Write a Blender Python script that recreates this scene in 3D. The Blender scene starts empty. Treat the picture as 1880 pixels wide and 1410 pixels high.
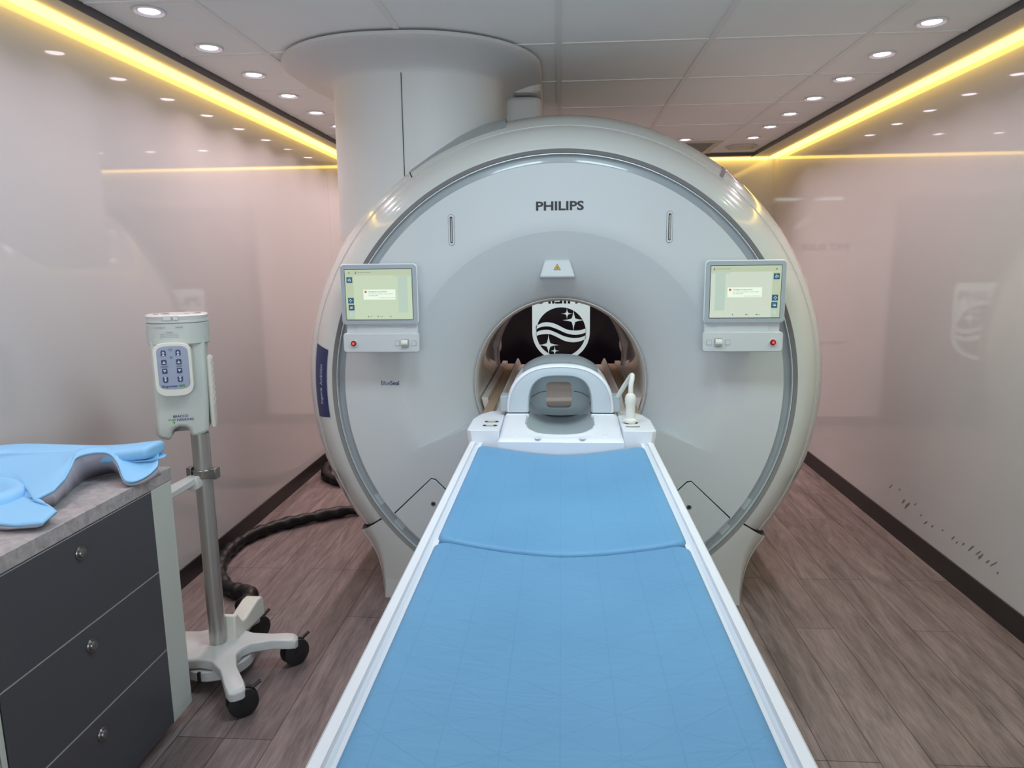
import bpy, math, random
from mathutils import Vector, Matrix
PI = math.pi
sc = bpy.context.scene
COL = sc.collection
rnd = random.Random(4)

# ------------------------------------------------------------------ materials
def srgb(h):
    h = h.lstrip('#'); o = []
    for i in (0, 2, 4):
        c = int(h[i:i+2], 16)/255
        o.append(c/12.92 if c <= .04045 else ((c+.055)/1.055)**2.4)
    return (*o, 1)
def mat(name, col, rough=.4, metal=0, coat=0, bump=0, bscale=200, spec=.5, var=0, vscale=3, emit=0, trans=0, coat_rough=.05):
    m = bpy.data.materials.new(name); m.use_nodes = True
    nt = m.node_tree; b = nt.nodes['Principled BSDF']
    c = srgb(col) if isinstance(col, str) else (*col, 1)
    b.inputs['Base Color'].default_value = c
    b.inputs['Roughness'].default_value = rough
    b.inputs['Metallic'].default_value = metal
    b.inputs['Coat Weight'].default_value = coat
    b.inputs['Coat Roughness'].default_value = coat_rough
    b.inputs['Specular IOR Level'].default_value = spec
    b.inputs['Transmission Weight'].default_value = trans
    tc = nt.nodes.new('ShaderNodeTexCoord')
    if emit:
        b.inputs['Emission Color'].default_value = c; b.inputs['Base Color'].default_value = (.01, .01, .01, 1)
        b.inputs['Emission Strength'].default_value = emit
    n = nt.nodes.new('ShaderNodeTexNoise'); n.inputs['Scale'].default_value = vscale; n.inputs['Detail'].default_value = 4
    nt.links.new(tc.outputs['Object'], n.inputs['Vector'])
    if not emit:
        r = nt.nodes.new('ShaderNodeMixRGB'); r.blend_type = 'MULTIPLY'
        r.inputs['Fac'].default_value = var if var else .03
        r.inputs['Color1'].default_value = c
        nt.links.new(n.outputs['Fac'], r.inputs['Color2'])
        nt.links.new(r.outputs['Color'], b.inputs['Base Color'])
    if bump:
        n2 = nt.nodes.new('ShaderNodeTexNoise'); n2.inputs['Scale'].default_value = bscale; n2.inputs['Detail'].default_value = 3
        nt.links.new(tc.outputs['Object'], n2.inputs['Vector'])
        bp = nt.nodes.new('ShaderNodeBump'); bp.inputs['Strength'].default_value = bump; bp.inputs['Distance'].default_value = .002
        nt.links.new(n2.outputs['Fac'], bp.inputs['Height']); nt.links.new(bp.outputs['Normal'], b.inputs['Normal'])
    return m

M = {}
M['wall'] = mat('glossy_wall_panel', (.58, .555, .55), .04, spec=.75, var=.05, vscale=1.2, bump=.03, bscale=3)
M['ceil'] = mat('ceiling_tile', (.84, .85, .85), .85, bump=.25, bscale=260, var=.05)
M['tbar'] = mat('ceiling_grid_bar', (.78, .77, .76), .5)
M['soffit'] = mat('soffit_board', (.60, .57, .52), .5)
M['trimdark'] = mat('soffit_edge_trim', (.09, .085, .09), .45)
M['base'] = mat('baseboard_dark', (.032, .026, .025), .45, var=.4, vscale=8)
M['gantry'] = mat('gantry_satin_white', (.57, .595, .62), .38, spec=.4)
M['shell'] = mat('gantry_gloss_white', (.58, .585, .57), .2, coat=.8)
M['column'] = mat('column_white', (.60, .595, .60), .5)
M['band'] = mat('light_band_gray', (.34, .375, .405), .28, coat=.5)
M['bandlight'] = mat('light_band_diffuser', (.50, .55, .57), .3)
M['chamfer'] = mat('band_edge_gray', (.22, .21, .21), .3, coat=.4)
M['silver'] = mat('silver_edge', (.75, .8, .83), .25, metal=.4)
M['liner'] = mat('bore_liner', (.66, .62, .59), .2, coat=.6)
M['gap'] = mat('dark_gap', (.012, .012, .014), .6)
M['plastic'] = mat('white_plastic', (.74, .77, .84), .35)
M['plasticw'] = mat('warm_white_plastic', (.70, .70, .66), .4)
M['bluegray'] = mat('blue_gray_plastic', (.35, .395, .43), .4)
M['archc'] = mat('arch_plastic', (.50, .56, .62), .4)
M['bowl'] = mat('cradle_gray', (.44, .50, .53), .4)
M['tan'] = mat('tan_track', (.42, .30, .20), .5)
M['pinkw'] = mat('bridge_white', (.62, .54, .51), .4)
M['black'] = mat('black_plastic', (.012, .012, .013), .45)
M['blackglass'] = mat('black_glass', (.004, .003, .005), .12, spec=.25)
M['emblem'] = mat('pale_film', (.60, .88, .92), .5)
M['ink'] = mat('black_ink', (.01, .01, .012), .5)
M['navy'] = mat('navy_badge', (.022, .028, .11), .35)
M['navytext'] = mat('navy_ink', (.015, .03, .15), .5)
M['silvertext'] = mat('badge_lettering', (.45, .5, .62), .4)
M['green'] = mat('green_ink', (.05, .28, .05), .5)
M['grayink'] = mat('gray_ink', (.22, .22, .24), .5)
M['metal'] = mat('brushed_metal', (.50, .50, .48), .32, metal=.85, var=.1)
M['steel'] = mat('dark_nickel', (.28, .27, .26), .3, metal=.9)
M['sage'] = mat('sage_gray_plastic', (.50, .53, .495), .45)
M['sagelight'] = mat('light_gray_plastic', (.56, .56, .55), .35)
M['cream'] = mat('cream_plastic', (.68, .66, .60), .4)
M['pad'] = mat('keypad_blue_gray', (.28, .32, .42), .4)
M['key'] = mat('navy_key', (.012, .02, .09), .4)
M['keyarrow'] = mat('key_arrow', (.5, .55, .68), .4)
M['cabwhite'] = mat('cabinet_white', (.50, .53, .50), .45)
M['drawer'] = mat('drawer_slate', (.060, .062, .074), .45, bump=.1, bscale=400)
M['drawedge'] = mat('drawer_edge', (.35, .35, .37), .4)
M['lav'] = mat('lavender_shell', (.43, .42, .50), .4)
M['padblue'] = mat('coil_pad_blue', (.25, .53, .83), .55)
M['hose'] = mat('black_sleeve', (.008, .007, .008), .42, spec=.35, bump=1.0, bscale=22)
M['red'] = mat('red_button', (.30, .005, .01), .3)
M['redglow'] = mat('red_lamp', (.9, .12, .12), .3, emit=1.0)
M['led'] = mat('warm_led', (1, .65, .12), .5, emit=4.8)
M['lens'] = mat('downlight_lens', (1, .86, .98), .3, emit=7)
M['lensfringe'] = mat('downlight_fringe', (.62, .25, 1.0), .3, emit=1.3)
M['panel'] = mat('fill_glow', (.93, 1, 1), .3, emit=1.0)  # glow of the added front pane and the added ceiling fill lights
M['scr'] = mat('lit_screen', (.53, .64, .46), .5, emit=1)
M['scr2'] = mat('lit_screen_neutral', (.58, .65, .54), .5, emit=1)
M['scrhead'] = mat('screen_header', (.47, .55, .38), .5, emit=1)
M['scrbox'] = mat('screen_message', (.80, .92, .76), .5, emit=1)
M['scrblue'] = mat('screen_icon', (.012, .085, .15), .3, emit=1)
M['scrpale'] = mat('screen_pale', (.45, .58, .49), .5, emit=1)
M['scrink'] = mat('screen_ink', (.02, .06, .07), .4, emit=1)
M['scrred'] = mat('screen_red', (.65, .14, .08), .3, emit=.8)
M['scrwhite'] = mat('screen_white', (.7, .9, .95), .3, emit=.8)
M['yellow'] = mat('warning_yellow', (.65, .35, .03), .5)
M['scuff'] = mat('scuff_mark', (.19, .18, .175), .7)
M['board'] = mat('transfer_board', (.62, .60, .55), .4)
M['vent'] = mat('vent_metal', (.55, .52, .45), .5)

def floor_mat():
    m = bpy.data.materials.new('vinyl_planks'); m.use_nodes = True; nt = m.node_tree; L = nt.links.new
    b = nt.nodes['Principled BSDF']
    tc = nt.nodes.new('ShaderNodeTexCoord')
    sep = nt.nodes.new('ShaderNodeSeparateXYZ'); L(tc.outputs['Object'], sep.inputs[0])
    cmb = nt.nodes.new('ShaderNodeCombineXYZ'); L(sep.outputs['Y'], cmb.inputs['X']); L(sep.outputs['X'], cmb.inputs['Y'])
    br = nt.nodes.new('ShaderNodeTexBrick'); L(cmb.outputs[0], br.inputs['Vector'])
    br.inputs['Scale'].default_value = 1; br.inputs['Brick Width'].default_value = 1.22; br.inputs['Row Height'].default_value = .152
    br.inputs['Mortar Size'].default_value = .0016; br.inputs['Mortar Smooth'].default_value = .2; br.offset = .37; br.offset_frequency = 3
    br.inputs['Color1'].default_value = (.172, .134, .130, 1); br.inputs['Color2'].default_value = (.235, .190, .186, 1)
    br.inputs['Mortar'].default_value = (.05, .035, .032, 1)
    mp = nt.nodes.new('ShaderNodeMapping'); mp.inputs['Scale'].default_value = (9, 1.1, 1); L(tc.outputs['Object'], mp.inputs['Vector'])
    no = nt.nodes.new('ShaderNodeTexNoise'); no.inputs['Scale'].default_value = 1.6; no.inputs['Detail'].default_value = 8; no.inputs['Roughness'].default_value = .62; no.inputs['Distortion'].default_value = 1.6
    L(mp.outputs[0], no.inputs['Vector'])
    mp2 = nt.nodes.new('ShaderNodeMapping'); mp2.inputs['Scale'].default_value = (70, 5, 1); L(tc.outputs['Object'], mp2.inputs['Vector'])
    n2 = nt.nodes.new('ShaderNodeTexNoise'); n2.inputs['Scale'].default_value = 2.2; n2.inputs['Detail'].default_value = 4; n2.inputs['Distortion'].default_value = .6; L(mp2.outputs[0], n2.inputs['Vector'])
    cr = nt.nodes.new('ShaderNodeValToRGB'); cr.color_ramp.elements[0].position = .32; cr.color_ramp.elements[0].color = (.52, .49, .48, 1)
    cr.color_ramp.elements[1].position = .68; cr.color_ramp.elements[1].color = (1.25, 1.2, 1.2, 1); L(no.outputs['Fac'], cr.inputs['Fac'])
    mx = nt.nodes.new('ShaderNodeMixRGB'); mx.blend_type = 'MULTIPLY'; mx.inputs['Fac'].default_value = .85
    L(br.outputs['Color'], mx.inputs['Color1']); L(cr.outputs['Color'], mx.inputs['Color2'])
    cr2 = nt.nodes.new('ShaderNodeValToRGB'); cr2.color_ramp.elements[0].position = .35; cr2.color_ramp.elements[0].color = (.72, .7, .7, 1)
    cr2.color_ramp.elements[1].position = .6; cr2.color_ramp.elements[1].color = (1.1, 1.1, 1.1, 1); L(n2.outputs['Fac'], cr2.inputs['Fac'])
    m2 = nt.nodes.new('ShaderNodeMixRGB'); m2.blend_type = 'MULTIPLY'; m2.inputs['Fac'].default_value = .7
    L(mx.outputs['Color'], m2.inputs['Color1']); L(cr2.outputs['Color'], m2.inputs['Color2'])
    L(m2.outputs['Color'], b.inputs['Base Color'])
    b.inputs['Roughness'].default_value = .5; b.inputs['Specular IOR Level'].default_value = .35
    bp = nt.nodes.new('ShaderNodeBump'); bp.inputs['Strength'].default_value = .25; bp.inputs['Distance'].default_value = .002
    L(n2.outputs['Fac'], bp.inputs['Height']); L(bp.outputs['Normal'], b.inputs['Normal'])
    return m
M['floor'] = floor_mat()
def stone_mat():
    m = mat('worktop_laminate', (.20, .19, .195), .42); nt = m.node_tree; L = nt.links.new; b = nt.nodes['Principled BSDF']
    tc = nt.nodes.new('ShaderNodeTexCoord'); n = nt.nodes.new('ShaderNodeTexNoise'); n.inputs['Scale'].default_value = 34; n.inputs['Detail'].default_value = 9; n.inputs['Roughness'].default_value = .7; n.inputs['Distortion'].default_value = .8
    L(tc.outputs['Object'], n.inputs['Vector'])
    r = nt.nodes.new('ShaderNodeValToRGB'); r.color_ramp.elements[0].position = .3; r.color_ramp.elements[0].color = (.25, .23, .235, 1)
    r.color_ramp.elements[1].position = .72; r.color_ramp.elements[1].color = (.50, .465, .475, 1)
    L(n.outputs['Fac'], r.inputs['Fac']); L(r.outputs['Color'], b.inputs['Base Color'])
    return m
M['stone'] = stone_mat()
def fabric_mat():
    m = bpy.data.materials.new('blue_mattress_vinyl'); m.use_nodes = True; nt = m.node_tree; L = nt.links.new; b = nt.nodes['Principled BSDF']
    tc = nt.nodes.new('ShaderNodeTexCoord')
    n = nt.nodes.new('ShaderNodeTexNoise'); n.inputs['Scale'].default_value = 2.5; L(tc.outputs['Object'], n.inputs['Vector'])
    r = nt.nodes.new('ShaderNodeValToRGB'); r.color_ramp.elements[0].position = .35; r.color_ramp.elements[0].color = (.11, .29, .51, 1)
    r.color_ramp.elements[1].position = .7; r.color_ramp.elements[1].color = (.13, .33, .56, 1); L(n.outputs['Fac'], r.inputs['Fac'])
    L(r.outputs['Color'], b.inputs['Base Color']); b.inputs['Roughness'].default_value = .5; b.inputs['Specular IOR Level'].default_value = .35
    # creases of a faint triangulated quilt
    prev = None
    for ang_ in (0, 60, 120):
        vm = nt.nodes.new('ShaderNodeVectorMath'); vm.operation = 'DOT_PRODUCT'; L(tc.outputs['Object'], vm.inputs[0])
        vm.inputs[1].default_value = (math.cos(math.radians(ang_)), math.sin(math.radians(ang_)), 0)
        pp = nt.nodes.new('ShaderNodeMath'); pp.operation = 'PINGPONG'; pp.inputs[1].default_value = .038; L(vm.outputs['Value'], pp.inputs[0])
        if prev:
            mn = nt.nodes.new('ShaderNodeMath'); mn.operation = 'MINIMUM'; L(prev.outputs[0], mn.inputs[0]); L(pp.outputs[0], mn.inputs[1]); prev = mn
        else: prev = pp
    mr = nt.nodes.new('ShaderNodeMapRange'); mr.inputs['From Max'].default_value = .0014; L(prev.outputs[0], mr.inputs['Value'])
    tint = nt.nodes.new('ShaderNodeMixRGB'); tint.blend_type = 'MULTIPLY'; tint.inputs['Color2'].default_value = (.80, .84, .88, 1)
    inv = nt.nodes.new('ShaderNodeMapRange'); inv.inputs['To Min'].default_value = .55; inv.inputs['To Max'].default_value = 0; L(mr.outputs[0], inv.inputs['Value'])
    L(inv.outputs[0], tint.inputs['Fac']); L(r.outputs['Color'], tint.inputs['Color1']); L(tint.outputs['Color'], b.inputs['Base Color'])
    mp = nt.nodes.new('ShaderNodeMapping'); mp.inputs['Scale'].default_value = (4, 22, 1); L(tc.outputs['Object'], mp.inputs['Vector'])
    n3 = nt.nodes.new('ShaderNodeTexNoise'); n3.inputs['Scale'].default_value = 1.3; n3.inputs['Detail'].default_value = 5; n3.inputs['Distortion'].default_value = 1; L(mp.outputs[0], n3.inputs['Vector'])
    b1 = nt.nodes.new('ShaderNodeBump'); b1.inputs['Strength'].default_value = .15; b1.inputs['Distance'].default_value = .001; L(mr.outputs[0], b1.inputs['Height'])
    b2 = nt.nodes.new('ShaderNodeBump'); b2.inputs['Strength'].default_value = .35; b2.inputs['Distance'].default_value = .004; L(n3.outputs['Fac'], b2.inputs['Height']); L(b1.outputs['Normal'], b2.inputs['Normal'])
    L(b2.outputs['Normal'], b.inputs['Normal'])
    return m
M['blue'] = fabric_mat()

# ------------------------------------------------------------------ geometry helpers
class G:
    def __init__(s): s.v = []; s.f = []; s.m = []
    def add(s, v, f, m=0):
        o = len(s.v); s.v += [tuple(p) for p in v]; s.f += [tuple(i+o for i in q) for q in f]; s.m += [m]*len(f); return s
    def box(s, x0, x1, y0, y1, z0, z1, m=0):
        v = [(x, y, z) for z in (z0, z1) for y in (y0, y1) for x in (x0, x1)]
        return s.add(v, [(0, 2, 3, 1), (4, 5, 7, 6), (0, 1, 5, 4), (2, 6, 7, 3), (0, 4, 6, 2), (1, 3, 7, 5)], m)
    def loft(s, loops, closed=True, cap0=True, cap1=True, m=0, ring=False):
        n = len(loops[0]); v = [p for l in loops for p in l]; f = []
        K = len(loops)
        for k in range(K if ring else K-1):
            a = k*n; b = ((k+1) % K)*n
            for i in range(n if closed else n-1):
                j = (i+1) % n; f.append((a+i, a+j, b+j, b+i))
        if closed and not ring:
            if cap0: f.append(tuple(range(n-1, -1, -1)))
            if cap1: f.append(tuple((K-1)*n+i for i in range(n)))
        return s.add(v, f, m)
    def prism(s, pts, ax, a, b, m=0):
        def P(p, t):
            return {'Y': (p[0], t, p[1]), 'Z': (p[0], p[1], t), 'X': (t, p[0], p[1])}[ax]
        return s.loft([[P(p, a) for p in pts], [P(p, b) for p in pts]], m=m)
    def lathe(s, prof, c, ax='Y', n=48, a0=0, a1=360, m=0, zmin=None):
        full = abs(a1-a0) >= 359.9; loops = []
        for (r, h) in prof:
            l = []
            for i in range(n if full else n+1):
                t = math.radians(a0+(a1-a0)*i/n)
                if ax == 'Y': p = (c[0]+r*math.cos(t), h, c[1]+r*math.sin(t))
                elif ax == 'Z': p = (c[0]+r*math.cos(t), c[1]+r*math.sin(t), h)
                else: p = (h, c[0]+r*math.cos(t), c[1]+r*math.sin(t))
                if zmin is not None: p = (p[0], p[1], max(p[2], zmin))
                l.append(p)
            loops.append(l)
        return s.loft(loops, closed=full, cap0=False, cap1=False, m=m)
    def tube(s, pts, r, n=12, m=0):
        P = [Vector(p) for p in pts]; loops = []; up = Vector((0.1, .2, 1)).normalized(); prev = None
        for i, p in enumerate(P):
            d = (P[min(i+1, len(P)-1)]-P[max(i-1, 0)]).normalized()
            u = (prev - d*prev.dot(d)).normalized() if prev else d.cross(up).normalized()
            prev = u; w = d.cross(u); rr = r[i] if isinstance(r, (list, tuple)) else r
            loops.append([tuple(p+u*rr*math.cos(2*PI*k/n)+w*rr*math.sin(2*PI*k/n)) for k in range(n)])
        return s.loft(loops, m=m)
    def map(s, fn): s.v = [tuple(fn(*p)) for p in s.v]; return s
    def join(s, g, m=None):
        o = len(s.v); s.v += g.v; s.f += [tuple(i+o for i in q) for q in g.f]; s.m += (g.m if m is None else [m]*len(g.f)); return s

def spline(pts, n=8):
    out = []; P = [Vector(p) for p in pts]
    for i in range(len(P)-1):
        p0 = P[max(i-1, 0)]; p1 = P[i]; p2 = P[i+1]; p3 = P[min(i+2, len(P)-1)]
        for k in range(n):
            t = k/n
            out.append(tuple(.5*((2*p1)+(p2-p0)*t+(2*p0-5*p1+4*p2-p3)*t*t+(3*p1-p0-3*p2+p3)*t**3)))
    out.append(tuple(P[-1])); return out
def rrect(x0, x1, y0, y1, r, n=6):
    o = []
    for cx, cy, a in ((x1-r, y1-r, 0), (x0+r, y1-r, 90), (x0+r, y0+r, 180), (x1-r, y0+r, 270)):
        for k in range(n+1):
            t = math.radians(a+90*k/n); o.append((cx+r*math.cos(t), cy+r*math.sin(t)))
    return o

def obj(name, g, mats, parent=None, bevel=0, seg=2, smooth=True, angle=35, solid=0, subsurf=0, **tags):
    base = parent
    off = Vector((0, 0, 0))
    while base is not None:
        off += base.location; base = base.parent
    if parent is None:
        xs = [v[0] for v in g.v]; ys = [v[1] for v in g.v]; zs = [v[2] for v in g.v]
        off = Vector(((min(xs)+max(xs))/2, (min(ys)+max(ys))/2, min(zs)))
    me = bpy.data.meshes.new(name)
    me.from_pydata([(x-off.x, y-off.y, z-off.z) for x, y, z in g.v], [], g.f)
    if not isinstance(mats, (list, tuple)): mats = [mats]
    for mm in mats: me.materials.append(M[mm])
    for p, i in zip(me.polygons, g.m): p.material_index = i
    me.validate(); 
    import bmesh
    bm = bmesh.new(); bm.from_mesh(me); bmesh.ops.recalc_face_normals(bm, faces=bm.faces); bm.to_mesh(me); bm.free()
    if smooth:
        me.shade_smooth(); me.set_sharp_from_angle(angle=math.radians(angle))
    o = bpy.data.objects.new(name, me); COL.objects.link(o)
    if parent is None: o.location = off
    else: o.parent = parent
    if solid:
        s = o.modifiers.new('solid', 'SOLIDIFY'); s.thickness = solid; s.offset = 0
    if bevel:
        b = o.modifiers.new('bevel', 'BEVEL'); b.width = bevel; b.segments = seg; b.limit_method = 'ANGLE'; b.angle_limit = math.radians(30); b.harden_normals = False
    if subsurf:
        b = o.modifiers.new('sub', 'SUBSURF'); b.levels = subsurf; b.render_levels = subsurf
    for k, v in tags.items(): o[k] = v
    return o
def thing(name, loc, label, cat, group=None):
    o = bpy.data.objects.new(name, None); COL.objects.link(o); o.location = loc; o.empty_display_size = .1
    o['label'] = label; o['category'] = cat
    if group: o['group'] = group
    return o

def text(s, w=None, h=None, bold=0.0, shear=0.0, ext=0.0, align='CENTER', space=1.0):
    cu = bpy.data.curves.new('lettering', 'FONT'); cu.body = s; cu.size = 1; cu.offset = bold; cu.extrude = ext; cu.shear = shear; cu.space_character = space
    cu.resolution_u = 3
    o = bpy.data.objects.new('lettering', cu); COL.objects.link(o)
    dg = bpy.context.evaluated_depsgraph_get(); dg.update()
    me = bpy.data.meshes.new_from_object(o.evaluated_get(dg))
    g = G(); g.add([tuple(v.co) for v in me.vertices], [tuple(p.vertices) for p in me.polygons])
    bpy.data.objects.remove(o); bpy.data.curves.remove(cu); bpy.data.meshes.remove(me)
    x0 = min(v[0] for v in g.v); x1 = max(v[0] for v in g.v); y0 = min(v[1] for v in g.v); y1 = max(v[1] for v in g.v)
    sx = (w/(x1-x0)) if w else None; sy = (h/(y1-y0)) if h else None
    sx = sx or sy; sy = sy or sx
    ox = (x0+x1)/2 if align == 'CENTER' else x0
    g.map(lambda x, y, z: ((x-ox)*sx, (y-(y0+y1)/2)*sy, z*sy)); return g
def on_y(g, x, y, z):            # text (u,v) -> a plane facing the doorway
    return g.map(lambda a, b, c: (x+a, y-c, z+b))

def polar(cx, cz, r, t): return (cx+r*math.cos(math.radians(t)), cz+r*math.sin(math.radians(t)))

# ------------------------------------------------------------------ the room
XL, XR, YB, YF, ZC = -1.725, 1.765, 6.2, -2.4, 2.304
CW = 2.42
K = dict(kind='structure')
obj('floor', G().box(XL-.1, XR+.1, YF-.1, YB+.1, -.08, 0), 'floor', smooth=False, **K)
def wall(name, axis, pos, thick, a, b, seams):
    g = G(); e = [a]+seams+[b]
    for i in range(len(e)-1):
        p, q = e[i]+(.0012 if i else 0), e[i+1]-(.0012 if i < len(e)-2 else 0)
        if axis == 'X': g.box(min(pos, pos+thick), max(pos, pos+thick), p, q, 0, CW)
        else: g.box(p, q, min(pos, pos+thick), max(pos, pos+thick), 0, CW)
    if axis == 'X': g.box(min(pos+thick*.12, pos+thick*1.2), max(pos+thick*.12, pos+thick*1.2), a, b, 0, CW)
    else: g.box(a, b, min(pos+thick*.12, pos+thick*1.2), max(pos+thick*.12, pos+thick*1.2), 0, CW)
    return obj(name, g, 'wall', smooth=False, **K)
wall('wall_left', 'X', XL, -.08, YF, YB, [.6, 5.27])
wall('wall_right', 'X', XR, .08, YF, YB, [.9, 6.08])
wall('wall_back', 'Y', YB, .08, XL, XR, [])
wall('wall_front', 'Y', YF, -.08, XL, XR, [])
obj('fill_pane', G().box(-.95, .95, YF+.001, YF+.012, .95, 2.1), 'panel', smooth=False, **K)  # added unseen glowing pane to brighten the scanner front, no real opening
ld = bpy.data.lights.new('front_fill', 'AREA'); ld.shape = 'RECTANGLE'; ld.size = 1.8; ld.size_y = 1.1; ld.energy = 44; ld.color = (.80, .93, 1.0)  # added cool fill lamp in front of the pane
lo = bpy.data.objects.new('front_fill', ld); COL.objects.link(lo); lo.location = (0, YF+.03, 1.52); lo.rotation_euler = (PI/2, 0, 0)
lo.visible_glossy = True
# ceiling: tiles between the T bars
TX0, TX1, TY1 = -1.583, 1.563, 6.05
xs = [-.01+.6*k for k in range(-2, 3)]; ys = [2.403+.6*k for k in range(-7, 7)]
g = G(); ex = [TX0]+xs+[TX1]; ey = [YF]+ys+[TY1]
for i in range(len(ex)-1):
    for j in range(len(ey)-1):
        if ey[j+1] <= ey[j]: continue
        g.box(ex[i]+.010, ex[i+1]-.010, ey[j]+.010, ey[j+1]-.010, ZC+.004, ZC+.02)
g.box(XL-.05, XR+.05, YF-.05, YB+.05, CW, CW+.05)
obj('ceiling', g, 'ceil', smooth=False, **K)
g = G()
for x in xs: g.box(x-.012, x+.012, YF, TY1, ZC, ZC+.006)
for i in range(len(ex)-1):
    for y in ys:
        g.box(ex[i]+.0122, ex[i+1]-.0122, y-.012, y+.012, ZC+.0006, ZC+.006)
obj('trim_4', g, 'tbar', smooth=False, **K)
# soffit boards with dark inner edge, a slot with the light strip behind
ZS = 2.284
def soffit(name, x0, x1, y0, y1, edge, joints):
    g = G()
    if edge in 'LR':
        e = [y0]+joints+[y1]
        for i in range(len(e)-1): g.box(x0, x1, e[i]+.001, e[i+1]-.001, ZS, ZS+.03)
        xe = x0-.006 if edge == 'R' else x1
        for i in range(len(e)-1): g.box(xe, xe+.006, e[i]+.001, e[i+1]-.001, ZS-.004, ZC+.012, 1)
    else:
        g.box(x0, x1, y0, y1, ZS, ZS+.03); g.box(x0, x1, y0-.006, y0, ZS-.004, ZC+.012, 1)
    return obj(name, g, ['soffit', 'trimdark'], smooth=False, **K)
soffit('trim_1', XL+.055, TX0, YF, YB-.06, 'L', [.3, 2.735, 5.1])
soffit('trim_2', TX1, XR-.055, YF, YB-.06, 'R', [.3, 2.7, 5.3])
soffit('trim_3', TX0, TX1, TY1, YB-.06, 'B', [])
# baseboards
obj('baseboard_left', G().box(XL, XL+.008, YF, YB, 0, .088), 'base', smooth=False, **K)
obj('baseboard_right', G().box(XR-.008, XR, YF, YB, 0, .098), 'base', smooth=False, **K)
obj('baseboard_back', G().box(XL+.008, XR-.008, YB-.008, YB, 0, .09), 'base', smooth=False, **K)
# light strips
for nm, x0, x1, y0, y1, lab in (
        ('led_strip', XL+.004, XL+.052, YF, YB-.03, 'warm yellow light strip in the slot along the wall behind the injector stand'),
        ('led_strip', XR-.052, XR-.004, YF, YB-.03, 'warm yellow light strip in the slot along the scuffed wall'),
        ('led_strip', XL+.06, XR-.06, YB-.055, YB-.004, 'warm yellow light strip in the slot above the end wall behind the scanner')):
    obj(nm, G().box(x0, x1, y0, y1, ZS-.014, ZS+.012), 'led', smooth=False, label=lab, category='light strip', group='cove light strips')

# downlights
def downlight(x, y, lab, grp, power=3.0, col=(1, .82, .88)):
    t = thing('downlight', (x, y, ZC), lab, 'ceiling light', grp)
    obj('trim_ring', G().lathe([(.053, ZC+.003), (.054, ZC-.0015), (.049, ZC-.003), (.041, ZC+.002), (.040, ZC+.012)], (x, y), 'Z', 32), 'tbar', t)
    obj('lens', G().lathe([(.0001, ZC+.001), (.030, ZC+.001), (.034, ZC+.0025)], (x, y), 'Z', 24).lathe([(.034, ZC+.0025), (.040, ZC+.006)], (x, y), 'Z', 24, m=1), ['lens', 'lensfringe'], t)
    ld = bpy.data.lights.new('lamp', 'AREA'); ld.shape = 'DISK'; ld.size = .05; ld.energy = power; ld.color = col; ld.spread = math.radians(130)
    lo = bpy.data.objects.new('lamp', ld); COL.objects.link(lo); lo.parent = t; lo.location = (0, 0, -.004)
    return t
pink = (1, .80, .81)
for k in range(-6, 9):
    y = 2.487+.4145*k
    if k < -4: continue
    seen = {0: 'nearest the camera', 1: 'second from the near end', 2: 'third from the near end', 3: 'fourth from the near end', 4: 'the last before the scanner column'}
    lab = 'round ceiling downlight over the injector side, %s' % seen[k] if k in seen else 'round ceiling downlight of the row by the injector wall'
    downlight(-1.402, y, lab, 'downlights along the injector wall', 1.3 if k < 2 else 2.6, pink if k > 1 else (1, .88, .96))
for k in range(-5, 7):
    y = 2.882+.4085*k
    seen = ['nearest the camera', 'second from the near end', 'third from the near end', 'fourth from the near end', 'fifth from the near end', 'sixth from the near end', 'last, beside the round air diffuser']
    lab = 'round ceiling downlight in the row by the scuffed wall, %s' % seen[k] if k >= 0 else 'round ceiling downlight of the row by the scuffed wall'
    downlight(1.363, y, lab, 'downlights along the scuffed wall', (1.9 if k > 0 else 2.8 if k == -2 else 1.4), pink if k > 0 else ((1, .88, .9) if k != -2 else (.55, 1, .25)))
for x in (.89, .48, .07, -.34, -.75):
    downlight(x, 5.355, 'round ceiling downlight next to the slatted air vent, above the scanner rim' if x > .8 else 'round ceiling downlight of the cross row behind the scanner', 'downlights behind the scanner', 4.5, pink)

# ceiling vents
t = thing('air_vent', (.93, 5.72, ZC), 'cream slatted ceiling air vent behind the top of the scanner', 'air vent')
g = G().box(.615, 1.165, 5.42, 5.46, ZC-.008, ZC+.003).box(.615, 1.165, 5.97, 6.01, ZC-.008, ZC+.003).box(.615, .655, 5.46, 5.97, ZC-.008, ZC+.003).box(1.125, 1.165, 5.46, 5.97, ZC-.008, ZC+.003)
obj('frame', g, 'vent', t, bevel=.003)
for k in range(11):
    y = 5.49+.042*k
    obj('slat', G().add([(.655, y, ZC-.006), (1.125, y, ZC-.006), (1.125, y+.030, ZC+.002), (.655, y+.030, ZC+.002), (.655, y, ZC-.004), (1.125, y, ZC-.004), (1.125, y+.030, ZC+.0035), (.655, y+.030, ZC+.0035)],
        [(0, 1, 2, 3), (7, 6, 5, 4), (0, 4, 5, 1), (2, 6, 7, 3), (1, 5, 6, 2), (3, 7, 4, 0)]), 'vent', t, smooth=False)
t = thing('round_diffuser', (1.375, 5.72, ZC), 'round cream air diffuser in the far ceiling tile by the scuffed wall', 'air diffuser')
obj('outer_ring', G().lathe([(.115, ZC+.003), (.118, ZC-.006), (.105, ZC-.012), (.088, ZC-.004), (.085, ZC+.003)], (1.375, 5.72), 'Z', 40), 'vent', t)
obj('disc', G().lathe([(.0001, ZC-.016), (.06, ZC-.014), (.078, ZC-.006), (.075, ZC+.003)], (1.375, 5.72), 'Z', 40), 'vent', t)

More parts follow.
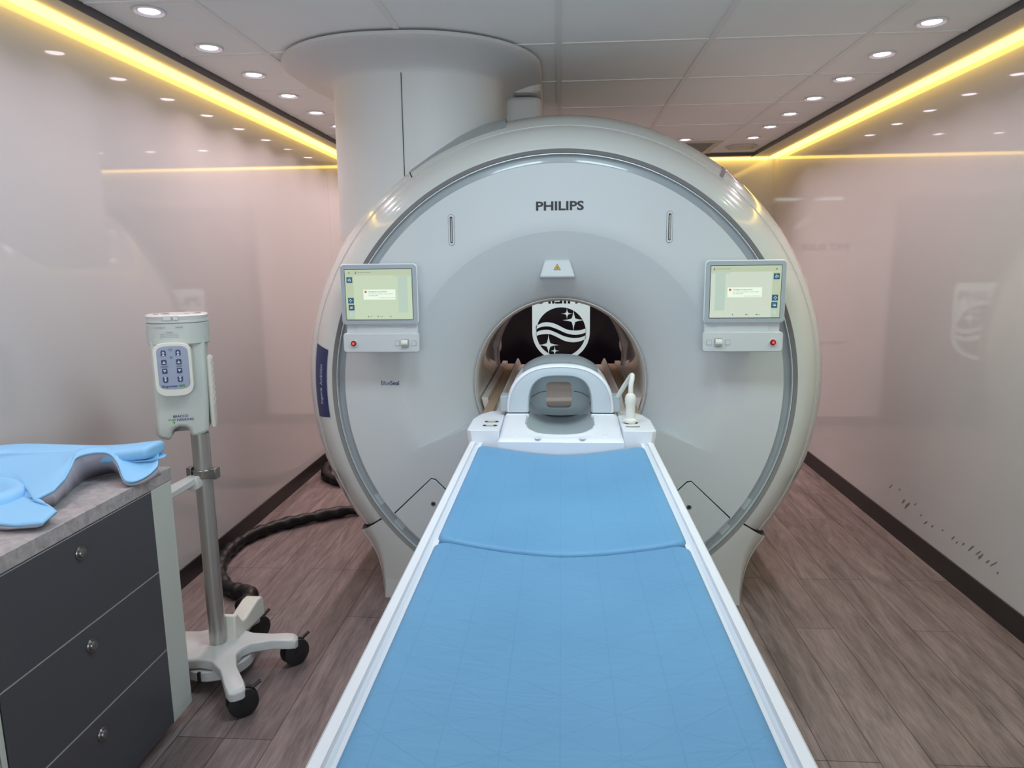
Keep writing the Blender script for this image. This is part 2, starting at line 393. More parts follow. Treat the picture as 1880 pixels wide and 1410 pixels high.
# made-up fill lights on the ceiling, out of view above the table
for k, (x, y, lab) in enumerate(((-.31, 1.76, 'added square fill light above the table, out of view, injector side'), (.29, 1.76, 'added square fill light above the table, out of view, by the scuffed wall'))):
    t = thing('fill_panel', (x, y, ZC), lab, 'ceiling light', 'added fill lights')
    obj('frame', G().prism(rrect(x-.20, x+.20, y-.20, y+.20, .01), 'Z', ZC-.002, ZC+.003), 'tbar', t)
    obj('diffuser', G().box(x-.185, x+.185, y-.185, y+.185, ZC-.004, ZC-.0021), 'panel', t, smooth=False)
    ld = bpy.data.lights.new('lamp', 'AREA'); ld.shape = 'SQUARE'; ld.size = .36; ld.energy = 8.5; ld.color = (.74, .92, 1.0)
    lo = bpy.data.objects.new('lamp', ld); COL.objects.link(lo); lo.parent = t; lo.location = (0, 0, -.006)

# ------------------------------------------------------------------ the scanner
CX, CZ, FY = -.005, .932, 2.85
S = thing('mri_scanner', (CX, 3.6, 0), 'large white ring-shaped MRI scanner with a round bore', 'MRI scanner')
# front cover with the dished funnel, split by the two ledges
rs = [.366, .372, .382, .395, .412, .435, .46, .49, .52, .55, .58, .605, .622, .635, .640, .70, .78, .85, .898]
def dish(r):
    if r >= .64: return 0
    t = (.64-r)/(.64-.366); return .098*t+.047*t**4
ang = [(a, 1) for a in [-23.1+(226.3)*k/110 for k in range(111)]]+[(a, 0) for a in [203.2+(133.7)*k/60 for k in range(61)]]
loops = [[(CX+r*math.cos(math.radians(a)), FY+(dish(r) if d else 0), CZ+r*math.sin(math.radians(a))) for a, d in ang] for r in rs]
obj('front_cover', G().loft(loops, cap0=False, cap1=False), 'gantry', S, angle=28)
# recessed light band
obj('light_band', G().lathe([(.897, FY+.004), (.899, FY+.016), (.906, FY+.018), (.928, FY+.018), (.930, FY+.006)], (CX, CZ), 'Y', 160, zmin=.004)
    .lathe([(.930, FY+.006), (.931, FY-.004), (.9335, FY-.004), (.934, FY+.004)], (CX, CZ), 'Y', 160, m=1, zmin=.004), ['band', 'silver'], S)
obj('band_edge', G().lathe([(.934, FY+.004), (.936, FY-.002), (.950, FY-.012)], (CX, CZ), 'Y', 160, zmin=.003), 'chamfer', S)
for a in (-143.6+4.4, -143.6-4.4, -36.4+4.4, -36.4-4.4):
    obj('band_lens', G().lathe([(.9, FY+.0165), (.9275, FY+.0165)], (CX, CZ), 'Y', 6, a-1.6, a+1.6), 'bandlight', S)
SH = [(.950, FY-.012), (.972, FY-.008), (.995, FY+.004), (1.02, FY+.026), (1.046, FY+.058), (1.048, FY+.064), (1.051, FY+.062), (1.072, FY+.09), (1.095, FY+.135), (1.112, FY+.185), (1.122, FY+.24), (1.127, FY+.32), (1.127, 3.9), (1.10, 4.15), (1.03, 4.38), (.9, 4.45), (.5, 4.46)]
obj('outer_shell', G().lathe(SH, (CX, CZ), 'Y', 150, -36.2, 216.2), 'shell', S, angle=50)
# feet of the scanner
for sgn in (1, -1):
    outer = [(.9055, -.6676), (.868, -.712), (.840, -.757), (.820, -.805), (.806, -.862), (.797, -.931)]
    rows = []; n = len(outer)
    fine = spline([(x, z, 0) for x, z in outer], 4); N = len(fine)
    inner = [polar(0, 0, .950, -36.6-(73.6-36.6)*i/(N-1)) for i in range(N)]
    for off, yy in ((None, FY+.004), (None, FY-.012), (.105, FY-.008), (.085, FY+.004), (.062, FY+.026), (.040, FY+.055), (.037, FY+.061), (.034, FY+.060), (.018, FY+.10), (.006, FY+.18), (0, FY+.30), (0, 4.3)):
        row = []
        for i in range(N):
            if off is None: x, z = inner[i]
            else:
                s = 1-.72*(i/(N-1))**.8
                x, z = fine[i][0], fine[i][1]
                if i == 0: d = Vector((-.805, .593))
                else: d = Vector((-1, .25)).lerp(Vector((-.805, .593)), max(0, 1-i/8)).normalized()
                x += d.x*off*s*1.15; z += d.y*off*s*1.15
                z = max(z, -.930); 
                if i == N-1: z = -.931
            row.append((CX+sgn*x, yy, CZ+z))
        rows.append(row)
    obj('foot', G().loft(rows, closed=False), 'shell', S, angle=50)
    a = -36.4 if sgn > 0 else 216.4
    obj('seam_gap', G().lathe([(r+(.0012 if y > FY+.03 else 0), y-.0012) for r, y in SH[:11]], (CX, CZ), 'Y', 1, a-.22, a+.22), 'gap', S)
    # access panel low on the cover
    A = [(.752, -.553), (.541, -.377), (.532, -.379), (.30, -.60), (.33, -.828)]
    def shift(k, ins): return [((CX+sgn*(x)), CZ+z) for x, z in k]
    arc = [polar(0, 0, .893, t) for t in [-68+ (68-38.2)*i/10 for i in range(11)]]
    P1 = [polar(0, 0, .893, -37.6), (.545, -.388), (.528, -.392), (.30, -.622)]+arc
    P0 = [polar(0, 0, .894, -37.25), (.546, -.3835), (.527, -.3865), (.296, -.622)]+[polar(0, 0, .894, t) for t in [-68.5+(68.5-38)*i/10 for i in range(11)]]
    obj('panel_gasket', G().prism([(CX+sgn*x, CZ+z) for x, z in P0], 'Y', FY-.0012, FY+.002), 'gap', S, smooth=False)
    pn = obj('access_panel', G().prism([(CX+sgn*x, CZ+z) for x, z in P1], 'Y', FY-.0045, FY+.002), 'gantry', S, bevel=.002)
    sx, sz = CX+sgn*.539, .434
    obj('screw', G().lathe([(.011, FY-.0045), (.010, FY-.006), (.0075, FY-.006), (.0065, FY-.005)], (sx, sz), 'Y', 20).lathe([(.0065, FY-.0052), (.0001, FY-.0052)], (sx, sz), 'Y', 12, m=1), ['steel', 'gap'], pn)
    # handle slots
    hx, hz = (.4235 if sgn > 0 else -.4375), 1.580
    hs = obj('handle_slot', G().prism(rrect(hx-.0125, hx+.0125, hz-.062, hz+.062, .0124), 'Y', FY-.001, FY+.001).prism(rrect(hx-.0108, hx+.0108, hz-.060, hz+.060, .0107), 'Y', FY-.0028, FY+.001, 1), ['grayink', 'gantry'], S)
    obj('slot_opening', G().prism(rrect(hx-.0052, hx+.0052, hz-.052, hz+.052, .005), 'Y', FY-.0034, FY-.0025).prism(rrect(hx-.002, hx+.003, hz-.048, hz+.046, .0024), 'Y', FY-.005, FY-.003, 1), ['gap', 'steel'], hs)
# bore
obj('bore_liner', G().lathe([(.3685, FY+.128), (.3655, FY+.124), (.361, FY+.132), (.354, FY+.18), (.351, FY+.26), (.350, 4.02), (.358, 4.10), (.40, 4.28), (.5, 4.46)], (CX, CZ), 'Y', 96), 'liner', S)
for sg in (-1, 1):
    obj('bore_speaker', G().lathe([(.0001, -.012), (.02, -.011), (.036, -.005), (.042, 0)], (4.0, .985), 'X', 24).map(lambda x, y, z: (CX+sg*(.347+x), y, z)), 'liner', S)
    obj('bore_rib', G().lathe([(.3495, 3.93), (.344, 3.94), (.344, 3.955), (.3495, 3.965)], (CX, CZ), 'Y', 40, *((-10, 60) if sg > 0 else (120, 190))), 'chamfer', S)
# laser window housing
g = G(); top = [(-.066, 1.458), (.034, 1.458)]; bot = [(-.086, 1.384), (.057, 1.384)]
g.add([(top[0][0], 2.876, top[0][1]), (top[1][0], 2.876, top[1][1]), (bot[1][0], 2.856, bot[1][1]+.008), (bot[0][0], 2.856, bot[0][1]+.008),
       (bot[1][0], 2.866, bot[1][1]), (bot[0][0], 2.866, bot[0][1]),
       (top[0][0]-.005, 2.925, top[0][1]+.003), (top[1][0]+.005, 2.925, top[1][1]+.003), (bot[1][0]+.003, 2.935, bot[1][1]-.002), (bot[0][0]-.003, 2.935, bot[0][1]-.002)],
      [(0, 1, 2, 3), (3, 2, 4, 5), (0, 6, 7, 1), (1, 7, 8, 4, 2), (0, 3, 5, 9, 6), (5, 4, 8, 9)])
lh = obj('laser_housing', g, 'gantry', S, bevel=.005, seg=3)
tri = [(-.0155-.0145, 1.418), (-.0155+.0145, 1.418), (-.0155, 1.443)]
def scl(t, s): 
    cx = sum(p[0] for p in t)/3; cz = sum(p[1] for p in t)/3
    return [(cx+(p[0]-cx)*s, cz+(p[1]-cz)*s) for p in t]
def yz(p): return 2.876-(1.458-p[1])*.303
g = G()
for k, (s, d) in enumerate(((1, .0012), (.78, .0018))):
    q = scl(tri, s); g.add([(p[0], yz(p)-d, p[1]) for p in q], [(0, 1, 2)], k)
g.lathe([(.0001, 0), (.003, 0)], (-.0155, 1.4265), 'Y', 10, m=0)
g.v[-20:] = [(x, yz((x, z))-.0023, z) for x, y, z in g.v[-20:]]
obj('warning_sign', g, ['ink', 'yellow'], lh, smooth=False, label='small yellow warning triangle')
# lettering on the cover
obj('logo', on_y(text('PHILIPS', .188, .036, bold=.028, ext=.01), -.005, FY-.0006, 1.667), 'ink', S, smooth=False, label='bold black lettering')
g = on_y(text('Blue', .037, .019, ext=.01), -.730, FY-.0006, .959)
g2 = on_y(text('Seal', .037, .019, bold=.02, ext=.01), -.692, FY-.0006, .959)
obj('logo', g.join(g2), 'navytext', S, smooth=False, label='small navy lettering')
# navy badge on the rim
bp = [(.974, FY-.0100), (.985, FY-.0035), (.995, FY+.0025), (1.02, FY+.0245), (1.041, FY+.050)]
bd = G().lathe(bp, (CX, CZ), 'Y', 16, 170.0, 187.0)
bd.v = [(x, y, z+(.03*max(0, (z-1.0))*(abs(x+.005)-.974)/.06*3)) for x, y, z in bd.v]
bg = obj('badge', bd, 'navy', S)
def badge(u, v, w):
    r = 1.006+v; a = math.radians(179.0-math.degrees(u/1.0))
    import bisect
    yy = FY-.0035+(r-.985)*(.0245+.0035)/(1.02-.985) if r < 1.02 else FY+.0245+(r-1.02)*1.2
    return (CX+r*math.cos(a), yy-.0025-w, CZ+r*math.sin(a))
gt = text('Ingenia ', .068, .0165, bold=.012).map(lambda x, y, z: (x-.047, y, z)); gt.join(text('Ambition', .088, .015).map(lambda x, y, z: (x+.042, y, z)))
obj('badge_text', gt.map(badge), 'silvertext', bg, smooth=False)
# notch in the rim near the top
obj('rim_notch', G().lathe([(r+.0012, y-.0012) for r, y in SH[6:13]], (CX, CZ), 'Y', 1, 52.6, 53.5), 'chamfer', S)
obj('rim_seam', G().lathe([(r+.0008, y-.0008) for r, y in SH[5:13]], (CX, CZ), 'Y', 1, 124.6, 124.85), 'gap', S)

# service column on top of the scanner
prof = [(1.33, 0), (2.20, 0), (2.212, .003), (2.224, .014), (2.238, .040), (2.252, .080), (2.264, .125), (2.274, .168), (2.280, .192), (2.286, .202), (2.299, .202), (2.3035, .19)]
loops = [[(x, y, z) for x, y in rrect(-1.01-d, -.262-d*-1*.85, 2.955-d*1.05, 3.95+d*.3, .33+d*.9, 14)] for z, d in prof]
cg = G().loft(loops)
colm = obj('service_column', cg, 'column', S, angle=40)
obj('column_seam', G().box(-.6435, -.6405, 2.9525, 2.957, 1.7, 2.205), 'gap', colm, smooth=False)
lp = [[(x, y, z) for x, y in rrect(-1.011, -.261, 2.954, 3.951, .33, 14)] for z in (2.2105, 2.2118)]
obj('collar_seam', G().loft(lp, cap0=False, cap1=False), 'grayink', colm)
obj('rear_duct', G().prism(rrect(-.42, -.095, 3.55, 4.1, .06), 'Z', 1.9, 2.235), 'column', colm, bevel=.02, seg=3)
lp = [[(x, y, z) for x, y in rrect(-.43-e, -.095+e, 3.5, 4.12, .05)] for z, e in ((2.24, -.02), (2.25, -.003), (2.302, 0))]
obj('duct_collar', G().loft(lp), 'column', colm)
M['rim_shade'] = mat('rim_shade_gray', (.30, .33, .34), .35, coat=.4)  # the shell's darker reflected shade, put into this gray
obj('rim_shade_strip', G().lathe([(1.06, FY+.075), (1.088, FY+.11), (1.112, FY+.155), (1.132, FY+.22), (1.137, FY+.34)], (CX, CZ), 'Y', 40, 101.5, 124.4), 'rim_shade', S)  # strip laid over the shell, its shade painted in the colour
# consoles
def console(x0, x1, flip):
    Y0 = 2.722
    zt, zb, zl0, zl1 = 1.450, 1.213, 1.180, 1.103
    g = G()
    g.prism(rrect(x0+.05, x1-.05, 1.14, 1.38, .02), 'Y', Y0+.01, FY+.05)
    g.prism(rrect(x0, x1, zl1, zl0, .012), 'Y', Y0, Y0+.022)
    ns = x0 if not flip else x1
    g.box(x0+.006 if flip else x0+.012, x1-.012 if flip else x1-.006, Y0+.012, Y0+.022, zl0-.004, zb+.01)
    c = obj('control_console', g, 'gantry', S, bevel=.004, seg=3)
    obj('display_back', G().prism(rrect(x0, x1, zb, zt, .016), 'Y', Y0-.001, Y0+.016), 'plastic', c, bevel=.004, seg=3)
    bz = obj('display_bezel', G().prism(rrect(x0+.003, x1-.003, zb+.003, zt-.003, .014), 'Y', Y0-.0045, Y0), 'bluegray', c, bevel=.001)
    sx0, sx1, sz0, sz1 = x0+.021, x1-.021, 1.2345, 1.4285
    sc_ = 'scr2' if flip else 'scr'
    obj('screen', G().box(sx0-.002, sx1+.002, Y0-.0055, Y0-.004, sz0-.002, sz1+.002).box(sx0, sx1, Y0-.0062, Y0-.005, sz0, sz1, 1), ['gap', sc_], c, smooth=False, label='lit pale green screen')
    W = sx1-sx0; H = sz1-sz0
    def r(g, u0, u1, v0, v1, m, d=.0068):
        if flip: u0, u1 = 1-u1, 1-u0
        g.box(sx0+u0*W, sx0+u1*W, Y0-d, Y0-.006, sz1-v1*H, sz1-v0*H, m)
    g = G()
    r(g, 0, 1, 0, .115, 0)
    r(g, .0, .125, .12, 1, 0, .0066)
    ic = ((.035, .15, 1), (.045, .56, 1), (.05, .70, 1), (.055, .845, 2))
    for u, v, mm in ic: r(g, u-.012, u+.075, v, v+.115, mm, .0072)
    # pictograms
    def px(u, v, w, h, m=4, d=.0078): r(g, u, u+w, v, v+h, m, d)
    px(.045, .19, .012, .035); px(.068, .175, .010, .03); px(.076, .2, .01, .03); px(.062, .225, .022, .008)
    for du, dv in ((.018, 0), (.002, .025), (.034, .025), (.018, .05)): px(.058+du-.012, .585+dv, .014, .016)
    px(.06, .755, .028, .022); px(.066, .735, .014, .015); px(.094, .73, .005, .05)
    for du, dv in ((.018, 0), (.002, .025), (.034, .025), (.018, .05)): px(.064+du-.012, .868+dv, .008, .012, 4)
    # message box
    bu0, bu1, bv0, bv1 = (.27, .75, .40, .60) if not flip else (1-.735, 1-.245, .415, .605)
    if flip: bu0, bu1 = .245, .735
    def rr(u0, u1, v0, v1, m, d):   # not mirrored
        g.box(sx0+u0*W, sx0+u1*W, Y0-d, Y0-.006, sz1-v1*H, sz1-v0*H, m)
    rr(bu0, bu1, bv0, bv1, 3, .0072)
    # right-hand couch picture
    r(g, .735, .995, .12, .15, 2, .0067); r(g, .79, .935, .135, .86, 2, .0069); r(g, .72, .722, .12, 1, 2, .0067); r(g, .125, .72, .875, .877, 2, .0067)
    # red stop sign
    cxx, czz = sx0+(bu0+.035)*W, sz1-(bv0+.045)*H
    g.lathe([(.0001, Y0-.0078), (.0048, Y0-.0078)], (cxx, czz), 'Y', 14, m=5)
    obj('screen_graphics', g, ['scrhead', 'scrblue', 'scrpale', 'scrbox', 'scrwhite', 'scrred'], c, smooth=False)
    tg = on_y(text('Emergency stop pressed', W*.27, .0052, bold=.015, align='L'), sx0+(bu0+.08)*W, Y0-.0079, sz1-(bv0+.045)*H)
    tg.join(on_y(text('No movement possible, check and pull', W*.36, .0040, align='L'), sx0+(bu0+.08)*W, Y0-.0079, sz1-(bv0+.088)*H))
    tg.join(on_y(text('the release switch', W*.14, .0036, align='L'), sx0+(bu0+.08)*W, Y0-.0079, sz1-(bv0+.118)*H))
    tg.join(on_y(text('No scanning or movement allowed', W*.23, .0032, align='L'), sx0+(bu0+.24)*W, Y0-.0079, sz1-(bv0+.165)*H))
    obj('message_text', tg, 'scrink', c, smooth=False)
    hu = .155 if not flip else .035
    tg = G(); tg.join(on_y(text('No patient selected', W*.19, .0042, align='L'), sx0+(hu+.045)*W, Y0-.0079, sz1-.06*H))
    tg.lathe([(.0001, Y0-.0079), (.0022, Y0-.0079)], (sx0+(hu+.01)*W, sz1-.05*H), 'Y', 10); tg.box(sx0+(hu-.002)*W, sx0+(hu+.022)*W, Y0-.0079, Y0-.0077, sz1-.08*H, sz1-.065*H)
    obj('header_text', tg, 'scrink', c, smooth=False)
    tg = G(); eu = .055 if not flip else .915
    for dv in (.05, .062, .074): tg.box(sx0+eu*W, sx0+(eu+.025)*W, Y0-.0079, Y0-.0077, sz1-(dv+.006)*H, sz1-dv*H)
    obj('menu_icon', tg, 'scrink', c, smooth=False)
    for u in (.33, .48, .67):
        uu = u if not flip else 1-u
        obj('status_icon', G().lathe([(.0001, Y0-.0079), (.0022, Y0-.0079)], (sx0+uu*W, sz1-.94*H), 'Y', 8), 'scrink', c, smooth=False)
    for u in (.36, .52): 
        uu = u if not flip else 1-u+.05
        obj('footer_text', on_y(text('5/5', W*.035, .004), sx0+(uu+.01)*W, Y0-.0079, sz1-.94*H), 'scrink', c, smooth=False)
    # controls on the lower panel
    bxs = ([x0+.218, x0+.283], x0+.2485, x0+.043) if not flip else ([x0+.024, x0+.094], x0+.0585, x0+.262)
    zc = 1.140
    for bx in bxs[0]:
        obj('push_button', G().prism(rrect(bx-.0098, bx+.0098, zc-.0098, zc+.0098, .003), 'Y', Y0-.0008, Y0+.002).prism(rrect(bx-.0088, bx+.0088, zc-.0088, zc+.0088, .0025), 'Y', Y0-.0025, Y0, 1), ['grayink', 'gantry'], c)
    bx = bxs[1]
    obj('toggle_wheel', G().prism(rrect(bx-.0145, bx+.0145, zc-.0165, zc+.0165, .004), 'Y', Y0-.0009, Y0+.002).prism([(zy[0], zy[1]) for zy in [(Y0, zc+.0145), (Y0-.010, zc+.012), (Y0-.019, zc+.004), (Y0-.019, zc-.003), (Y0-.011, zc-.007), (Y0-.006, zc-.0135), (Y0, zc-.015)]], 'X', bx-.0122, bx+.0122, 1), ['grayink', 'plasticw'], c, angle=25)
    bx = bxs[2]; zc += .0
    obj('stop_button', G().lathe([(.0145, Y0-.001), (.014, Y0-.006), (.0115, Y0-.006), (.0112, Y0-.002)], (bx, zc), 'Y', 28).lathe([(.0110, Y0-.001), (.0108, Y0-.009), (.008, Y0-.012), (.0048, Y0-.012)], (bx, zc), 'Y', 24, m=1).lathe([(.0048, Y0-.0121), (.0001, Y0-.0126)], (bx, zc), 'Y', 16, m=2), ['plasticw', 'red', 'redglow'], c, label='red illuminated stop button')
console(-.861, -.556, False)
console(.541, .842, True)

# ------------------------------------------------------------------ patient table
T = thing('patient_table', (0, 1.2, 0), 'long narrow patient table with white side rails running into the scanner bore', 'patient table')
half = [(.305, .80), (.305, .856), (.301, .860), (.2855, .860), (.2855, .849), (.2735, .849), (.2735, .857), (.262, .857), (.258, .822), (.16, .800), (.06, .790)]
pts = [(x, z) for x, z in half]+[(-x, z) for x, z in reversed(half)]+[(-.28, .76), (.28, .76)]
obj('tabletop', G().prism(pts, 'Y', -.12, 2.27), 'plastic', T, angle=30)
obj('pedestal', G().prism(rrect(-.20, .20, .25, 1.55, .08), 'Z', .06, .765), 'plastic', T, bevel=.01)
obj('base_plate', G().prism(rrect(-.26, .26, .1, 2.5, .08), 'Z', 0, .07), 'plastic', T, bevel=.01)
obj('table_link', G().prism(rrect(-.16, .16, 1.5, 2.84, .03), 'Z', .06, .62), 'plastic', T, bevel=.01)
for sg in (-1, 1):
    # raised connector shelf at the head end
    p = [(.2055, 2.268), (.300, 2.268), (.3145, 2.282), (.3145, 2.44), (.296, 2.52), (.262, 2.572), (.2055, 2.58)]
    lo = [[(sg*(x+(dx if x > .25 else 0)), y, z) for x, y in p] for z, dx in ((.80, -.005), (.862, -.004), (.878, -.001), (.896, 0), (.900, -.003))]
    sh = obj('connector_shelf', G().loft(lo), 'plastic', T, angle=25, bevel=.002)
    sx = sg*.243
    if sg < 0:
        for yy in (2.335, 2.395):
            obj('socket', G().prism(rrect(sx-.024, sx+.026, yy-.010, yy+.010, .0099), 'Z', .8995, .9008).prism(rrect(sx-.014, sx+.015, yy-.006, yy+.016, .006), 'Z', .9, .905, 1), ['gap', 'plasticw'], sh)
    else:
        obj('socket', G().prism(rrect(sx-.026, sx+.022, 2.385-.012, 2.385+.012, .0119), 'Z', .8995, .9008).prism(rrect(sx-.013, sx+.011, 2.366, 2.378, .005), 'Z', .9, .905, 1), ['gap', 'plasticw'], sh)
        obj('socket_cover', G().prism(rrect(sx-.024, sx+.022, 2.322, 2.338, .007), 'Z', .8995, .9012).prism(rrect(sx-.023, sx+.021, 2.325, 2.341, .007), 'Z', .9, .9035, 1), ['gap', 'plasticw'], sh)
# bridge through the bore
pr = [(.345, .872), (.318, .872), (.314, .850), (.272, .850), (.268, .846), (.262, .880), (.256, .888), (.250, .884), (.236, .850), (0, .846)]
pts = pr[:-1]+[(-x, z) for x, z in reversed(pr[:-1])]+[(-.32, .77), (.32, .77)]
br = obj('bore_bridge', G().prism(pts, 'Y', 2.99, 4.14), 'pinkw', T, angle=30)
obj('front_bridge', G().prism([(.204, .872), (-.204, .872), (-.204, .79), (.204, .79)], 'Y', 2.75, 2.99).prism([(.2605, .858), (-.2605, .858), (-.2605, .80), (.2605, .80)], 'Y', 2.75, 2.99).prism([(.2605, .858), (.2605, .79), (.208, .79), (.208, .858)], 'Y', 2.585, 2.75).prism([(-.2605, .858), (-.2605, .79), (-.208, .79), (-.208, .858)], 'Y', 2.585, 2.75).box(-.2605, .2605, 2.27, 2.75, .775, .789), 'pinkw', T)
for sg in (-1, 1):
    obj('slide_track', G().box(min(sg*.3125, sg*.2745), max(sg*.3125, sg*.2745), 2.70, 4.12, .8495, .8575), 'tan', T, smooth=False, label='tan slide track')
# cushions
def cushion(y0, y1, lab, rback=.03):
    def sag(x): return .838+.034*min(1, abs(x)/.262)**1.7
    loops = []
    for off, h in ((.008, -.044), (.0, -.034), (-.0015, -.018), (.002, -.008), (.008, -.0025), (.018, 0)):
        loops.append([(x, y, sag(x)+h) for x, y in rdense(-.2665+off, .2665-off, y0+off, y1-off, max(.032-off*.5, .01))])
    for s in (.85, .7, .55, .4, .25, .1):
        base = loops[5]; cy = (y0+y1)/2
        loops.append([(x*s, cy+(y-cy)*(1-(1-s)*.98), sag(x*s)) for x, y, z in base])
    return obj('mattress', G().loft(loops), 'blue', None, angle=60, label=lab, category='mattress', group='blue table mattresses')
def rdense(x0, x1, y0, y1, r):
    o = rrect(x0, x1, y0, y1, r, 5); out = []
    for i in range(len(o)):
        a = o[i]; b = o[(i+1) % len(o)]; d = math.hypot(a[0]-b[0], a[1]-b[1]); k = 24 if d > r*2 else 1
        for j in range(k): out.append((a[0]+(b[0]-a[0])*j/k, a[1]+(b[1]-a[1])*j/k))
    return out
cushion(1.412, 2.205, 'short blue mattress section next to the head coil')
cushion(-.1, 1.409, 'long blue mattress section at the foot end of the table')

# ------------------------------------------------------------------ head coil
Hc = thing('head_coil', (0, 2.45, .87), 'white arched head coil with a square window, standing at the end of the mattress', 'head coil')
def bowl(x, y):
    dx = abs(x+.003)/.118; dy = (y-2.43)/.165 if y < 2.43 else (y-2.43)/.5
    return (dx**2.6+abs(dy)**2.6)**(1/2.6)
NX, NY = 56, 48; X0, X1, Y0, Y1 = -.2045, .2045, 2.212, 2.70
g = G(); vv = []
def basez(x, y):
    d = bowl(x, y); plate = .884+.022*max(0, min(1, (y-2.24)/.26))
    edge = min((X1-abs(x))/.012, (y-Y0)/.012); plate -= .010*max(0, 1-edge)**2
    if d < 1.12: 
        rim = .004*math.exp(-((d-1.06)/.06)**2)
    else: rim = 0
    if d < 1: return plate-.068*(1-d**2.4)**.8-.002, d
    return plate+rim, d
for j in range(NY+1):
    for i in range(NX+1):
        x = X0+(X1-X0)*i/NX; y = Y0+(Y1-Y0)*j/NY; z, d = basez(x, y); vv.append((x, y, z))
ff = []; fm = []
for j in range(NY):
    for i in range(NX):
        a = j*(NX+1)+i; ff.append((a, a+1, a+NX+2, a+NX+1))
        x = X0+(X1-X0)*(i+.5)/NX; y = Y0+(Y1-Y0)*(j+.5)/NY; fm.append(0)
g.v = vv; g.f = ff; g.m = fm
nb = len(g.v); rim = [i for i in range(NX+1)]
g.add([vv[i] for i in range(NX+1)]+[(vv[i][0], vv[i][1], .80) for i in range(NX+1)], [(i, i+1, NX+2+i, NX+1+i) for i in range(NX)])
for side in (0, NX):
    idx = [j*(NX+1)+side for j in range(NY+1)]
    g.add([vv[i] for i in idx]+[(vv[i][0], vv[i][1], .80) for i in idx], [(i, i+1, NY+2+i, NY+1+i) for i in range(NY)])
hb = obj('coil_base', g, ['plastic'], Hc, angle=45, label='white lower half with a head bowl')
g = G(); rings = []
for s in [.985-.10*k for k in range(10)]:
    l = []
    for k in range(48):
        a = 2*PI*k/48; c_, s_ = math.cos(a), math.sin(a)
        x = -.003+.118*s*math.copysign(abs(c_)**(2/2.6), c_); ry = .165 if s_ < 0 else .28
        y = 2.43+ry*s*math.copysign(abs(s_)**(2/2.6), s_); z, d = basez(x, y); l.append((x, y, z+.0022))
    rings.append(l)
obj('bowl_liner', G().loft(rings, cap0=False), 'bowl', Hc, angle=60, label='gray bowl lining')
for xx, yy in ((-.15, 2.262), (.145, 2.262), (-.075, 2.225), (.07, 2.225)):
    obj('bolt_cover', G().lathe([(.0115, .8835), (.0115, .8868), (.0105, .8874), (.0001, .8874)], (xx, yy), 'Z', 24), 'plastic', Hc)
def arch(hw, z0, zt, y, n=40, p=2.5):
    o = []
    for k in range(n+1):
        a = PI*k/n; c_, s_ = math.cos(a), math.sin(a)
        o.append((-.003+hw*math.copysign(abs(c_)**(2/p), c_), y, z0+(zt-z0)*abs(s_)**(2/p)))
    return o
ZA = .914
lp = [arch(.112, ZA, 1.046, 2.515, p=3.2), arch(.1115, ZA, 1.0465, 2.494, p=3.2), arch(.117, ZA, 1.050, 2.487, p=3.1), arch(.182, ZA, 1.079, 2.485, p=2.5), arch(.1895, ZA, 1.0855, 2.489, p=2.5), arch(.1925, ZA, 1.0885, 2.497, p=2.5), arch(.191, ZA, 1.0875, 2.506, p=2.5), arch(.190, ZA, 1.092, 2.53, p=2.45),
      arch(.190, ZA, 1.104, 2.60, p=2.4), arch(.186, ZA, 1.100, 2.68, p=2.4), arch(.172, ZA, 1.07, 2.75, p=2.4), arch(.15, ZA, 1.04, 2.78, p=2.4), arch(.148, ZA, 1.036, 2.77, p=2.4), arch(.135, ZA, 1.04, 2.715, p=2.8), arch(.118, ZA, 1.046, 2.60, p=3.2)]
ar = obj('coil_arch', G().loft(lp, closed=False, ring=True), 'archc', Hc, angle=50, label='pale blue-gray arched upper half')
obj('arch_rim', G().loft([arch(.1835, ZA, 1.080, 2.4835), arch(.1895, ZA, 1.0858, 2.4875), arch(.1935, ZA, 1.0895, 2.497), arch(.192, ZA, 1.0885, 2.507)], closed=False), 'plastic', Hc, angle=60, label='white rim')
cap = []
for y, hw, zt, p in ((2.520, .1915, 1.0915, 2.45), (2.55, .1918, 1.098, 2.42), (2.60, .1918, 1.1065, 2.4), (2.65, .189, 1.1045, 2.4), (2.68, .188, 1.1025, 2.4), (2.74, .175, 1.076, 2.4)):
    cap.append(arch(hw, ZA, zt, y, n=60, p=p)[16:45])
M['cover'] = mat('cover_gray', (.27, .31, .35), .2)
obj('top_cover', G().loft(cap, closed=False), 'cover', Hc, angle=60, label='gray see-through cover plate')
# rear panel with the square window
n = 48; outl = []; hole = []
hx0, hx1, hz0, hz1 = -.0575, .0425, .885, .987
for k in range(n):
    a = 2*PI*k/n; c_, s_ = math.cos(a), math.sin(a)
    pz = (1.05-.93) if s_ > 0 else (.93-.858)
    outl.append((-.003+.132*math.copysign(abs(c_)**(2/2.6), c_), .93+pz*math.copysign(abs(s_)**(2/2.6), s_)))
    m_ = 1/max(abs(c_), abs(s_)); q = 1/(abs(c_)**7+abs(s_)**7)**(1/7)
    hole.append(((hx0+hx1)/2+(hx1-hx0)/2*c_*q, (hz0+hz1)/2+(hz1-hz0)/2*s_*q))
YR = 2.71
lp = [[(x, YR-.02, z) for x, z in outl], [(x+(hxm-x)*.55, YR, z+(hzm-z)*.55) for (x, z), (hxm, hzm) in zip(outl, hole)], [(x, YR+.004, z) for x, z in hole], [(x, YR+.03, z) for x, z in hole], [(x, YR+.03, z) for x, z in outl]]
obj('rear_panel', G().loft(lp, cap0=False, cap1=False), 'bowl', Hc, angle=40, label='gray rear panel with a square window')
g = G()
